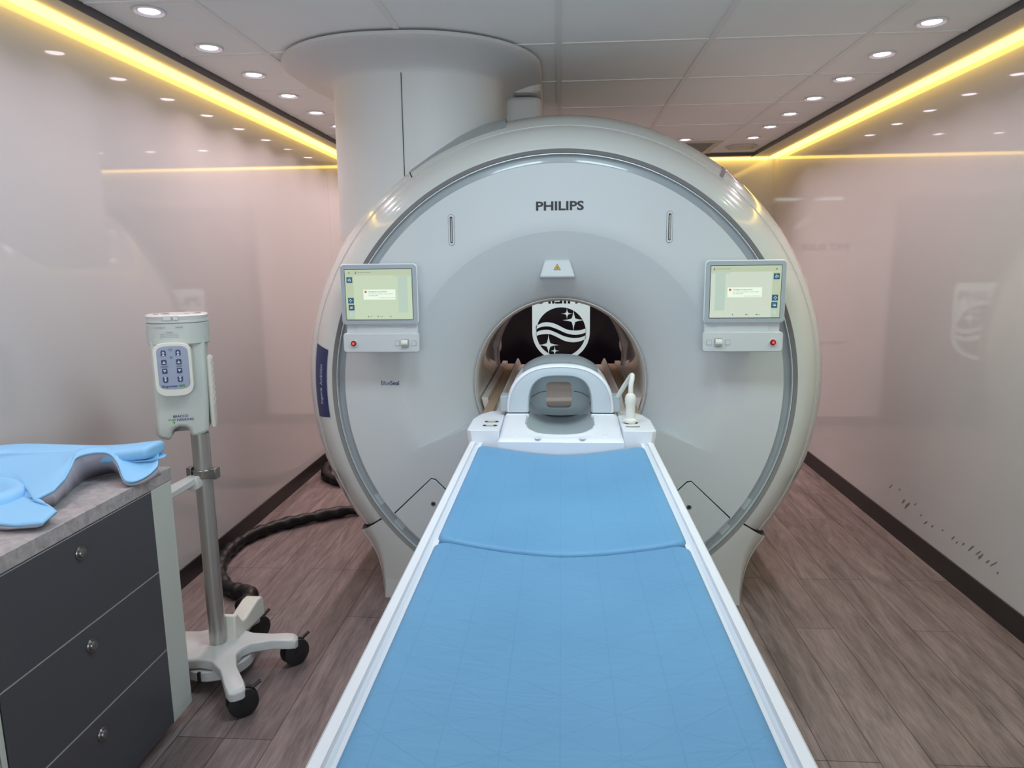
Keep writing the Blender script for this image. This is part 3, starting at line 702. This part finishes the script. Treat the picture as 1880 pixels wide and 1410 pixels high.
for sg in (-1, 1):
    l = [(-.003+sg*(.054+.058*k/8), YR-.018+.012*(1-k/8), .952-.022*(k/8)**2) for k in range(9)]
    g.tube(l, .0011, 6)
obj('panel_seam', g, 'gap', Hc)
for sg in (-1, 1):
    xa, xb = sorted((sg*.188-.003, sg*.2175-.003))
    obj('side_latch', G().box(xa, xb, 2.50, 2.565, .912, .972), 'bluegray', Hc, bevel=.004)
    xa, xb = sorted((sg*.110-.003, sg*.193-.003))
    obj('joint_gap', G().box(xa, xb, 2.487, 2.52, .9095, .914), 'gap', Hc, smooth=False)
    # foot of the arch resting on the base
    xa, xb = sorted((sg*.112-.003, sg*.194-.003))
    obj('joint_pad', G().box(xa, xb, 2.484, 2.62, .895, .9095), 'plastic', Hc, bevel=.003)
px_, py_ = .238, 2.385
obj('plug', G().lathe([(.0001, .903), (.021, .903), (.024, .906), (.024, .912), (.0165, .919), (.0160, .940), (.0165, .962), (.019, .972), (.0195, .985), (.016, .998), (.010, 1.004), (.0085, 1.006)], (px_, py_), 'Z', 28)
    .box(px_-.026, px_+.026, py_-.006, py_+.006, .906, .914), 'plasticw', Hc, label='cream cable plug')
obj('cable', G().tube(spline([(px_, py_, .998), (px_+.001, py_+.005, 1.030), (px_+.006, py_+.018, 1.055), (px_+.006, py_+.04, 1.060), (px_-.008, py_+.075, 1.028), (px_-.030, py_+.115, .978), (px_-.040, py_+.14, .955)], 6), [.0088]*12+[.0085]*25, 12), 'plasticw', Hc, label='cream coil cable')

# ------------------------------------------------------------------ end wall graphic
W_ = thing('glass_panel', (0, 6.16, .1), 'black glass panel with a pale shield emblem, seen through the scanner bore', 'glass panel')
obj('glass', G().box(-.75, .75, 6.155, 6.199, .1, 1.95), 'blackglass', W_, smooth=False)
YE = 6.1535
def E(px, py): return ((px-945)*.00087, .843-(py-488)*.00087)
R0 = .2165
def strip(top, bot, name='e'):
    tp = spline([(*E(*p), 0) for p in top], 5); bt = spline([(*E(*p), 0) for p in bot], 5)
    return G().loft([[(p[0], YE, p[1]) for p in tp], [(p[0], YE, p[1]) for p in bt]], closed=False)
g = G()
# shield minus the round window
outer = []; inner = []
for k in range(96):
    a = 2*PI*k/96; c_, s_ = math.cos(a), math.sin(a); inner.append((R0*c_, YE, .843+R0*s_))
    if s_ <= 0: outer.append((.251*c_, YE, .843+.251*s_))
    else:
        q = min(.251/abs(c_) if abs(c_) > 1e-6 else 9, .40/s_); outer.append((q*c_, YE, .843+q*s_))
g.loft([outer, inner], cap0=False, cap1=False)
g.join(strip([(694, 424), (760, 393), (830, 390), (900, 410), (1000, 460), (1080, 472), (1140, 468), (1196, 452)], [(692, 462), (740, 437), (820, 430), (900, 455), (1000, 500), (1080, 515), (1150, 508), (1199, 488)]))
g.join(strip([(692, 492), (740, 470), (820, 465), (890, 490), (980, 530), (1070, 548), (1140, 542), (1197, 520)], [(694, 527), (740, 512), (830, 508), (900, 535), (980, 575), (1060, 590), (1130, 582), (1191, 560)]))
def star(cx, cy, rh, ru, rd):
    q = .17; pts = []
    tips = [(rh, 0), (0, ru), (-rh, 0), (0, -rd)]
    for i in range(4):
        a = tips[i]; b = tips[(i+1) % 4]; inn = ((a[0]+b[0])*q, (a[1]+b[1])*q)
        pts += [a, (a[0]*.5+inn[0]*.32, a[1]*.5+inn[1]*.32), inn, (b[0]*.5+inn[0]*.32, b[1]*.5+inn[1]*.32)]
    P = [(cx, cy)]+[(cx+x, cy-y) for x, y in pts]
    v = [(E(*p)[0], YE-.0003, E(*p)[1]) for p in P]
    return G().add(v, [(0, i, i % 16+1) for i in range(1, 17)])
for a in ((1005, 303, 58, 55, 52), (1070, 368, 108, 98, 105), (820, 618, 104, 108, 96), (882, 678, 46, 50, 46)): g.join(star(*a))
obj('shield_emblem', g, 'emblem', W_, smooth=False, label='pale shield with waves and stars')
tt = on_y(text('PHILIPS', .43, .084, bold=.03).map(lambda x, y, z: (-x, y, z)), 0, YE-.0006, 1.133)
obj('emblem_text', tt, 'blackglass', W_, smooth=False, label='mirrored black lettering')
# transfer board on the end wall, only its mirror image shows in the glossy wall
tb = thing('transfer_board', (1.33, 6.18, .75), 'pale lettered transfer board hung on the end wall behind the scanner', 'transfer board')
obj('board', G().prism(rrect(1.06, 1.60, .75, 1.78, .05), 'Y', 6.185, 6.198), 'wall', tb)
obj('lettering', on_y(text('PAT SLIDE', .40, .056, bold=.05), 1.325, 6.1842, 1.55), 'ink', tb, smooth=False)

# ------------------------------------------------------------------ cabinet and worktop
cab = thing('drawer_cabinet', (-1.45, 1.6, 0), 'white cabinet with three slate gray drawers under the worktop', 'cabinet')
XF = -1.19
g = G().box(XL+.010, XF-.02, 1.27, 1.99, .085, .806).box(XF-.02, XF, 1.886, 1.99, .06, .806).box(XF-.02, XF, 1.262, 1.276, .06, .806)
g.box(XL+.010, XF-.055, 1.27, 1.955, 0, .09)
obj('body', g, 'cabwhite', cab, bevel=.001, smooth=False)
for z0, z1 in ((.5595, .803), (.309, .5545), (.062, .304)):
    d = obj('drawer', G().box(XF-.018, XF, 1.280, 1.882, z0, z1).box(XF-.0185, XF+.0002, 1.280, 1.882, z1-.0012, z1+.0006, 1), ['drawer', 'drawedge'], cab, smooth=False)
    kz = z1-.052
    obj('knob', G().lathe([(.0165, XF), (.0172, XF+.002), (.0160, XF+.0042), (.0125, XF+.0042), (.0125, XF+.0085), (.0115, XF+.0105), (.007, XF+.0118), (.0001, XF+.0122)], (1.568, kz), 'X', 28), 'steel', d)
cb2 = thing('end_cabinet', (-1.45, .7, 0), 'pale cabinet beside the drawer cabinet, cut by the photo edge', 'cabinet')
obj('body', G().box(XL+.010, XF-.02, .30, 1.262, .085, .806).box(XL+.010, XF-.055, .30, 1.262, 0, .09), 'cabwhite', cb2, smooth=False)
for y0, y1 in ((.302, .778), (.782, 1.258)):
    d = obj('door', G().box(XF-.018, XF, y0, y1, .062, .8), 'cabwhite', cb2, bevel=.001)
    obj('knob', G().lathe([(.0145, XF), (.0105, XF+.0045), (.0105, XF+.012), (.0125, XF+.018), (.0001, XF+.0245)], (y1-.05 if y0 < .5 else y0+.05, .70), 'X', 20), 'steel', d)
obj('worktop', G().box(XL+.002, XF+.002, .30, 1.995, .8075, .846), 'stone', None, bevel=.0015, label='gray stone-look worktop on the drawer cabinet', category='worktop')

# blue coil with pads lying on the worktop
B = thing('body_coil', (-1.45, 1.75, .846), 'light blue contoured coil pad with a lavender shell lying on the worktop', 'coil pad')
front = [(-1.60, 1.40, .868), (-1.45, 1.425, .866), (-1.323, 1.462, .866), (-1.25, 1.455, .864), (-1.19, 1.462, .868), (-1.198, 1.52, .876), (-1.245, 1.545, .884), (-1.285, 1.560, .888), (-1.262, 1.600, .900), (-1.275, 1.66, .912), (-1.300, 1.72, .927), (-1.322, 1.77, .937), (-1.305, 1.815, .938), (-1.278, 1.845, .928), (-1.245, 1.83, .905), (-1.212, 1.795, .880), (-1.195, 1.785, .866), (-1.178, 1.80, .860), (-1.160, 1.835, .868), (-1.152, 1.87, .884)]
sm = spline(front[10:], 4)
crn = []
for i in range(10):
    a, b = Vector(front[i]), Vector(front[i+1])
    for u in (0, .04, .35, .65, .96): crn.append(tuple(a.lerp(b, u)))
fr = crn+sm
N = len(fr); rows = []
def backpt(t):   # far edge against the wall, running from the near end to the tip
    Q = [(-1.70, 1.42, .905), (-1.70, 1.60, .915), (-1.66, 1.78, .925), (-1.55, 1.86, .922), (-1.42, 1.89, .920), (-1.32, 1.915, .922), (-1.25, 1.93, .925), (-1.175, 1.92, .915)]
    f = t*(len(Q)-1); i = min(int(f), len(Q)-2); u = f-i
    return Vector(Q[i]).lerp(Vector(Q[i+1]), u)
for s in (0, .04, .10, .2, .35, .5, .65, .8, .92, 1):
    row = []
    for i, p in enumerate(fr):
        t = i/(N-1); b = backpt(t); q = Vector(p).lerp(b, s)
        w = math.sin(PI*min(1, max(0, (s-.06)/.94)))
        dip = -.020*math.exp(-((t-.30)/.12)**2)*w+.012*math.exp(-((t-.62)/.16)**2)*w
        q.z += dip+.006*math.exp(-((s-.22)/.07)**2)*(1 if t < .8 else 0)
        row.append(tuple(q))
    rows.append(row)
obj('pad_sheet', G().loft(rows, closed=False), 'padblue', B, solid=.006, angle=70)
# lavender underside
con = []
for i, p in enumerate(fr):
    t = i/(N-1); b = backpt(t); d = (b-Vector(p)); d.z = 0
    hgt = p[2]-.8475; q = Vector(p)+d.normalized()*(.012+.9*hgt*(.8 if t < .5 else 1)+(.05 if i < 30 else 0)); q.z = .8475; con.append(tuple(q))
mid = [tuple(Vector(a).lerp(Vector(b), .45)+Vector((0, 0, -.006))) for a, b in zip(fr, con)]
inner_top = [tuple(Vector(a)+Vector((-.004, .002, -.004))) for a in fr]
obj('shell', G().loft([inner_top, mid, con], closed=False), 'lav', B, solid=.003, angle=70, label='lavender plastic shell')
# long bolster at the back
bol = spline([(-1.712, 1.50, .915), (-1.70, 1.72, .922), (-1.62, 1.87, .918), (-1.50, 1.905, .910), (-1.38, 1.905, .908), (-1.28, 1.900, .914), (-1.205, 1.905, .922), (-1.168, 1.905, .926)], 6)
lp = []
for i, p in enumerate(bol):
    P_ = Vector(p); d = (Vector(bol[min(i+1, len(bol)-1)])-Vector(bol[max(i-1, 0)])); d.z = 0; d.normalize(); nrm = Vector((-d.y, d.x, 0))
    e = min(1, (len(bol)-1-i)/3.0); e = .45+.55*math.sqrt(e) if e < 1 else 1
    w = .052*e; h = .021*e
    l = []
    for k in range(20):
        a = 2*PI*k/20; c_, s_ = math.cos(a), math.sin(a)
        l.append(tuple(P_+nrm*w*math.copysign(abs(c_)**.6, c_)+Vector((0, 0, h*math.copysign(abs(s_)**.7, s_)))))
    lp.append(l)
obj('bolster', G().loft(lp), 'padblue', B, angle=70, subsurf=1, label='rounded blue bolster along the back')
tipf = [(-1.235, 1.965), (-1.20, 1.955), (-1.160, 1.932), (-1.150, 1.905), (-1.168, 1.872), (-1.21, 1.858), (-1.235, 1.87)]
obj('bolster_flange', G().loft([[(x, y, z) for x, y in tipf] for z in (.900, .903)]), 'padblue', B, angle=30)
# small rounded inner cup at the near end
lp = []
for s, z in ((1, .880), (.98, .897), (.90, .909), (.78, .912), (.66, .905), (.5, .892), (.2, .884)):
    lp.append([(-1.50+.15*s*math.cos(2*PI*k/40), 1.60+.105*s*math.sin(2*PI*k/40)-.3*0, z+.01*math.cos(2*PI*k/40)*-1) for k in range(40)])
obj('head_cup', G().loft(lp, cap0=False), 'padblue', B, angle=70)

# ------------------------------------------------------------------ injector stand
I = thing('injector_stand', (-1.22, 2.235, 0), 'gray-green two-syringe contrast injector on a wheeled metal pole', 'contrast injector')
cx, cy = -1.222, 2.235
legs = [(-53, .315, 0), (17, .275, 0), (84, .26, 1), (163, .28, 0), (230, .235, 0)]
out = []
for i, (a, L_, hi) in enumerate(legs):
    A_ = math.radians(a); d = Vector((math.cos(A_), math.sin(A_))); nn = Vector((-d.y, d.x))
    an = math.radians((legs[(i+1) % 5][0]+(360 if i == 4 else 0)+a)/2)
    for r, w in ((.12, -.040), (.19, -.026), (L_-.03, -.030), (L_-.008, -.026), (L_, -.012), (L_, .012), (L_-.008, .026), (L_-.03, .030), (.19, .026), (.12, .040)):
        out.append((cx+d.x*r+nn.x*w, cy+d.y*r+nn.y*w, r))
    out.append((cx+.112*math.cos(an), cy+.112*math.sin(an), .105))
def zt(r): return .118+.016*max(0, 1-(r/.2)) - .012*max(0, (r-.2)/.1)
lo = [[(x, y, zt(r)-.034) for x, y, r in out], [(x, y, zt(r)-.006) for x, y, r in out]]
top = [(cx+(x-cx)*.955, cy+(y-cy)*.955, zt(r)+.002) for x, y, r in out]
g = G().loft(lo+[top]); obj('star_base', g, 'sagelight', I, angle=50, bevel=.003, label='pale gray five-legged base')
obj('counterweight', G().lathe([(.0001, .085), (.118, .085), (.122, .08), (.122, .05), (.112, .042), (.0001, .042)], (cx, cy), 'Z', 40).box(cx-.012, cx-.002, cy-.128, cy-.10, .046, .084, 1), ['sagelight', 'gap'], I)
g = G().prism([(cy+.015, .115), (cy+.025, .215), (cy+.045, .212), (cy+.075, .170), (cy+.10, .170), (cy+.185, .196), (cy+.215, .196), (cy+.228, .185), (cy+.232, .115)], 'X', cx-.004, cx+.058)
g.map(lambda x, y, z: (x+(y-cy)*.08, y, z))
obj('motor_cover', g, 'cream', I, bevel=.006, seg=3, label='cream block housing behind the pole')
for i, (a, L_, hi) in enumerate(legs):
    A_ = math.radians(a); wx = cx+(L_-.03)*math.cos(A_); wy = cy+(L_-.03)*math.sin(A_)
    sw = math.radians([-52, -38, -30, 100, 200][i]); ax = Vector((math.cos(sw), math.sin(sw), 0)); tv = Vector((-ax.y, ax.x, 0))
    c_ = Vector((wx, wy, .049))+tv*.018
    g = G()
    for s0, s1 in ((-.024, -.006), (.006, .024)):
        l = []
        for r, t in ((.008, s0), (.040, s0), (.0475, s0+.003), (.049, (s0+s1)/2), (.0475, s1-.003), (.040, s1), (.008, s1)):
            l.append([tuple(c_+ax*t+tv*r*math.cos(2*PI*k/28)+Vector((0, 0, 1))*r*math.sin(2*PI*k/28)) for k in range(28)])
        g.loft(l)
    cs = obj('caster', g, 'black', I)
    g = G().tube([tuple(c_-ax*.026), tuple(c_+ax*.026)], .012, 16).tube([(wx, wy, .06), (wx, wy, .100)], .011, 14)
    l = []
    for t in (-.0055, .0055):
        l.append([tuple(c_+ax*t+tv*.0505*math.cos(PI*k/12)*1.0+Vector((0, 0, 1))*.0505*math.sin(PI*k/12)) for k in range(13)])
    g.loft(l)
    p0 = c_+tv*.03+Vector((0, 0, .035)); p1 = c_+tv*.062+Vector((0, 0, .050))
    g.tube([tuple(p0), tuple(p1)], .006, 8)
    obj('brake_lever', g, 'black', cs)
obj('pole', G().lathe([(.0001, .115), (.0285, .115), (.0285, .735), (.0295, .7352), (.0295, .893), (.0001, .893)], (-1.218, 2.235), 'Z', 32), 'metal', I, angle=40)
# clamp and handle
obj('pole_clamp', G().lathe([(.0295, .738), (.036, .740), (.036, .768), (.0295, .770)], (-1.218, 2.235), 'Z', 28).box(-1.19, -1.165, 2.215, 2.25, .735, .772).box(-1.262, -1.245, 2.205, 2.235, .742, .778), 'steel', I, bevel=.002)
obj('handle_arm', G().loft([[(x, y, z) for x, z in ((-1.255, .752), (-1.215, .752), (-1.208, .735), (-1.208, .715), (-1.225, .705), (-1.255, .715))] for y in (2.175, 2.212)]+[]).loft([[(-1.325, 2.03, .722), (-1.262, 2.02, .722), (-1.262, 2.02, .702), (-1.325, 2.03, .702)]]+[[(-1.255, 2.18, .752), (-1.218, 2.18, .752), (-1.218, 2.18, .728), (-1.255, 2.18, .728)]]), 'sagelight', I, bevel=.003)
HA = math.radians(23)
def hm(x, y, z):
    u = (x+1.246)*.90; v = y-2.19
    return (-1.240+u*math.cos(HA)-v*math.sin(HA), 2.195+u*math.sin(HA)+v*math.cos(HA), (z-.885)*.982+.885)
def hobj(name, g, *a, **k): return obj(name, g.map(hm), *a, **k)
# head unit
def X_(px, py): return -1.352+(px-264-(py-576)*.082)*.001835
def Z_(py): return 1.3-(py-575)*.00182
YH = 2.19
bp_ = [(-1.342, 1.225), (-1.345, 1.0), (-1.350, .905), (-1.340, .887), (-1.312, .881), (-1.298, .884), (-1.296, .905), (-1.288, .918), (-1.270, .924), (-1.250, .922), (-1.238, .914), (-1.235, .889), (-1.215, .886), (-1.185, .895), (-1.172, .903), (-1.166, 1.0), (-1.160, 1.225)]
hd = hobj('injector_body', G().prism(bp_, 'Y', YH, YH+.13), 'sage', I, bevel=.016, seg=4, label='sage gray housing')
hobj('lower_bracket', G().box(-1.30, -1.19, YH+.05, YH+.12, .90, .915).box(-1.30, -1.19, YH+.10, YH+.125, .90, .93), 'steel', I)
up = []
for z, d in ((1.203, .003), (1.207, 0), (1.272, 0), (1.275, .003)):
    up.append([(x, y, z) for x, y in rrect(-1.356+d, -1.146-d, YH-.018+d, YH+.145-d, .07, 8)])
hobj('upper_housing', G().loft(up), 'sage', I, angle=30)
cp = []
for z, d in ((1.275, .006), (1.277, .001), (1.283, .001), (1.284, .003), (1.298, .001), (1.302, .006)):
    cp.append([(x, y, z) for x, y in rrect(-1.357+d, -1.145-d, YH-.020+d, YH+.147-d, .072, 8)])
tc_ = hobj('top_cap', G().loft(cp).box(-1.287, -1.262, YH-.0225, YH-.01, 1.286, 1.3).box(-1.255, -1.240, YH-.0225, YH-.01, 1.286, 1.3), 'sagelight', I, angle=25)
for xx in (-1.303, -1.197):
    hobj('syringe_port', G().lathe([(.0001, 1.3022), (.022, 1.3022), (.024, 1.3035), (.027, 1.3035), (.028, 1.302)], (xx, YH+.06), 'Z', 28), 'metal', tc_)
hobj('side_grip', G().prism([(YH+.03, 1.155), (YH+.10, 1.155), (YH+.12, 1.13), (YH+.12, .93), (YH+.10, .905), (YH+.03, .905)], 'X', -1.166, -1.148), 'cream', I, bevel=.006)
for k in range(8):
    hobj('grip_rib', G().box(-1.149, -1.1455, YH+.035, YH+.11, 1.135-.021*k, 1.149-.021*k), 'cream', I, bevel=.002)
# keypad
def stad(x0, x1, z0, z1, rt, rb, n=10):
    o = []; c = (x0+x1)/2; hw = (x1-x0)/2
    for k in range(n+1):
        a = math.radians(180-180*k/n); o.append((c+hw*math.copysign(abs(math.cos(a))**.6, math.cos(a)), z1-rt+rt*math.sin(a)**.8 if 0 < k < n else z1-rt))
    for k in range(n+1):
        a = math.radians(0-180*k/n); o.append((c+hw*math.copysign(abs(math.cos(a))**.6, math.cos(a)), z0+rb+rb*math.copysign(abs(math.sin(a))**.8, math.sin(a)) if 0 < k < n else z0+rb))
    return o
kx0, kx1 = -1.330, -1.2055
kp = hobj('keypad', G().prism(stad(kx0, kx1, 1.036, 1.2135, .03, .04), 'Y', YH-.032, YH+.01).prism(stad(kx0+.012, kx1-.010, 1.060, 1.204, .022, .022), 'Y', YH-.0335, YH-.03, 1), ['cream', 'pad'], I, bevel=.004, seg=3, label='white keypad with a blue-gray face')
YK = YH-.0335
def tri_(cx, cz, s, up): 
    k = 1 if up else -1
    return [(cx-s, cz-k*s*.75), (cx+s, cz-k*s*.75), (cx, cz+k*s*.75)]
for xx in (-1.2955, -1.2475):
    for kz, ty in ((1.180, 0), (1.1505, 1), (1.1215, 2), (1.0935, 3)):
        sh_ = rrect(xx-.0085, xx+.0085, kz-.0085, kz+.0085, .0025, 3)
        if ty == 0: sh_ = stad(xx-.0085, xx+.0085, kz-.0095, kz+.0105, .009, .002, 6)
        if ty == 3: sh_ = stad(xx-.0085, xx+.0085, kz-.0105, kz+.0095, .002, .009, 6)
        g = G().prism(sh_, 'Y', YK-.0012, YK)
        if ty == 0:
            g.prism(tri_(xx, kz+.0035, .0052, True), 'Y', YK-.0018, YK, 1).prism(tri_(xx, kz-.0045, .0052, True), 'Y', YK-.0018, YK, 1)
        elif ty == 3:
            g.prism(tri_(xx, kz+.0045, .0052, False), 'Y', YK-.0018, YK, 1).prism(tri_(xx, kz-.0035, .0052, False), 'Y', YK-.0018, YK, 1)
        else: g.prism(tri_(xx, kz, .0058, ty == 1), 'Y', YK-.0018, YK, 1)
        hobj('key', g, ['key', 'keyarrow'], kp, smooth=False)
g = on_y(text('CONTRAST', .024, .0035, bold=.02), -1.2955, YK-.001, 1.136).join(on_y(text('SALINE', .018, .0035, bold=.02), -1.2475, YK-.001, 1.136)).join(on_y(text('START', .013, .003, bold=.02), -1.271, YK-.001, 1.192)).join(on_y(text('TEST', .012, .003, bold=.02), -1.271, YK-.001, 1.167))
g.join(on_y(text('kVO', .007, .003), -1.271, YK-.001, 1.187)).join(on_y(text('INJ', .007, .003), -1.271, YK-.001, 1.162))
hobj('keypad_text', g, 'ink', kp, smooth=False)
g = on_y(text('Empower', .054, .0098, bold=.02, shear=.25), -1.283, YK-.001, 1.070)
hobj('brand_text', g, 'navytext', kp, smooth=False); hobj('brand_text', on_y(text('MR', .020, .0078, bold=.02, shear=.25), -1.2440, YK-.001, 1.0712), 'green', kp, smooth=False)
g = on_y(text('BRACCO', .050, .0085, bold=.025), -1.262, YH-.0006, .962)
g.join(on_y(text('NEERING', .056, .0085, bold=.012), -1.247, YH-.0006, .950))
hobj('brand_text', g, 'navytext', hd, smooth=False)
hobj('brand_text', on_y(text('INJE', .026, .0085, bold=.012), -1.2905, YH-.0006, .950).add([(-1.290, YH-.0006, .944), (-1.282, YH-.0006, .944), (-1.2855, YH-.0006, .935)], [(0, 1, 2)]), 'green', hd, smooth=False)
g = on_y(text('CONTRAST', .036, .0055), -1.302, YH-.0186, 1.262).join(on_y(text('SALINE', .024, .0055), -1.238, YH-.0186, 1.262))
for s, w, z in (('WARNING', .024, 1.2465), ('Expel All Air Bubbles From', .056, 1.2405), ('Syringes and Extension Set', .060, 1.2350), ('Before Connecting to Patient', .062, 1.2295)):
    g.join(on_y(text(s, w, .0042), -1.272, YH-.0186, z))
hobj('warning_text', g, 'grayink', I, smooth=False)

# ------------------------------------------------------------------ sleeves (hoses)
def hose(pts, r, lab):
    c = spline(pts, 14); rr = []
    for i in range(len(c)): rr.append(r*(1+.10*math.sin(i*.9)+.08*math.sin(i*.37+1)+.05*rnd.random()))
    return obj('cable_sleeve', G().tube(c, rr, 14), 'hose', None, angle=60, label=lab, category='cable', group='black cable sleeves')
hose([(-1.300, 2.60, .072), (-1.315, 2.70, .060), (-1.36, 2.775, .046), (-1.46, 2.82, .036), (-1.56, 2.93, .034), (-1.635, 3.08, .034), (-1.665, 3.23, .034), (-1.655, 3.40, .034), (-1.58, 3.56, .034), (-1.46, 3.68, .034), (-1.30, 3.80, .034), (-1.10, 3.90, .034), (-.95, 3.94, .034), (-.85, 3.95, .036)], .030, 'black wrinkled cable sleeve running from the injector base to the scanner')
hose([(-1.69, 5.3, .034), (-1.665, 5.05, .034), (-1.655, 4.83, .034), (-1.64, 4.64, .034), (-1.57, 4.48, .034), (-1.44, 4.38, .034), (-1.25, 4.35, .034), (-1.0, 4.36, .034)], .030, 'black cable sleeve looping on the floor behind the scanner edge')

# scuffs on the wall
sq = [(3.75, .245, .06, .012), (3.60, .215, .05, .02), (3.56, .204, .09, .022), (3.42, .205, .03, .01), (3.37, .185, .05, .015), (3.31, .19, .04, .012), (3.22, .205, .025, .01), (3.13, .205, .05, .012), (3.10, .195, .03, .01), (3.05, .21, .04, .014), (3.0, .205, .04, .01), (2.985, .222, .05, .014), (2.94, .215, .06, .013), (2.92, .209, .07, .018), (2.87, .208, .05, .012), (2.83, .215, .07, .01), (3.65, .26, .03, .01), (3.48, .24, .03, .012), (2.80, .19, .02, .012)]
g = G()
for y, z, l, h in sq:
    n = 8; v = []
    for k in range(n):
        a = 2*PI*k/n; rr = .5*(.7+.6*rnd.random())
        yy = l*.55*rr*math.cos(a); zz = h*.8*rr*math.sin(a)
        v.append((XR-.0006, y+yy, z+zz-.85*yy))
    g.add(v, [tuple(range(n))])
obj('scuff_mark', g, 'scuff', None, smooth=False, kind='stuff', label='dark trolley scuff marks low on the glossy wall', category='scuff marks')

# ------------------------------------------------------------------ camera
f_px, yaw, pitch, roll = 1290, .0705, .1715, .0107
cyw, syw, cp_, sp_ = math.cos(yaw), math.sin(yaw), math.cos(pitch), math.sin(pitch)
fwd = Vector((-syw*cp_, cyw*cp_, -sp_)); right = Vector((cyw, syw, 0)); upv = right.cross(fwd)
r2 = right*math.cos(roll)-upv*math.sin(roll); u2 = right*math.sin(roll)+upv*math.cos(roll)
cam = bpy.data.cameras.new('camera'); co = bpy.data.objects.new('camera', cam); COL.objects.link(co)
cam.sensor_fit = 'HORIZONTAL'; cam.sensor_width = 36; cam.lens = 36*f_px/1880; cam.clip_start = .02
mw = Matrix((r2, u2, -fwd)).transposed().to_4x4(); mw.translation = Vector((0, 0, 1.45)); co.matrix_world = mw
sc.camera = co
# ------------------------------------------------------------------ world and view
w = bpy.data.worlds.new('world'); sc.world = w; w.use_nodes = True
w.node_tree.nodes['Background'].inputs[0].default_value = (.8, .85, .9, 1); w.node_tree.nodes['Background'].inputs[1].default_value = .2
sc.view_settings.view_transform = 'Standard'; sc.view_settings.look = 'None'; sc.view_settings.gamma = 1; sc.view_settings.exposure = 0
sc.view_settings.use_curve_mapping = False
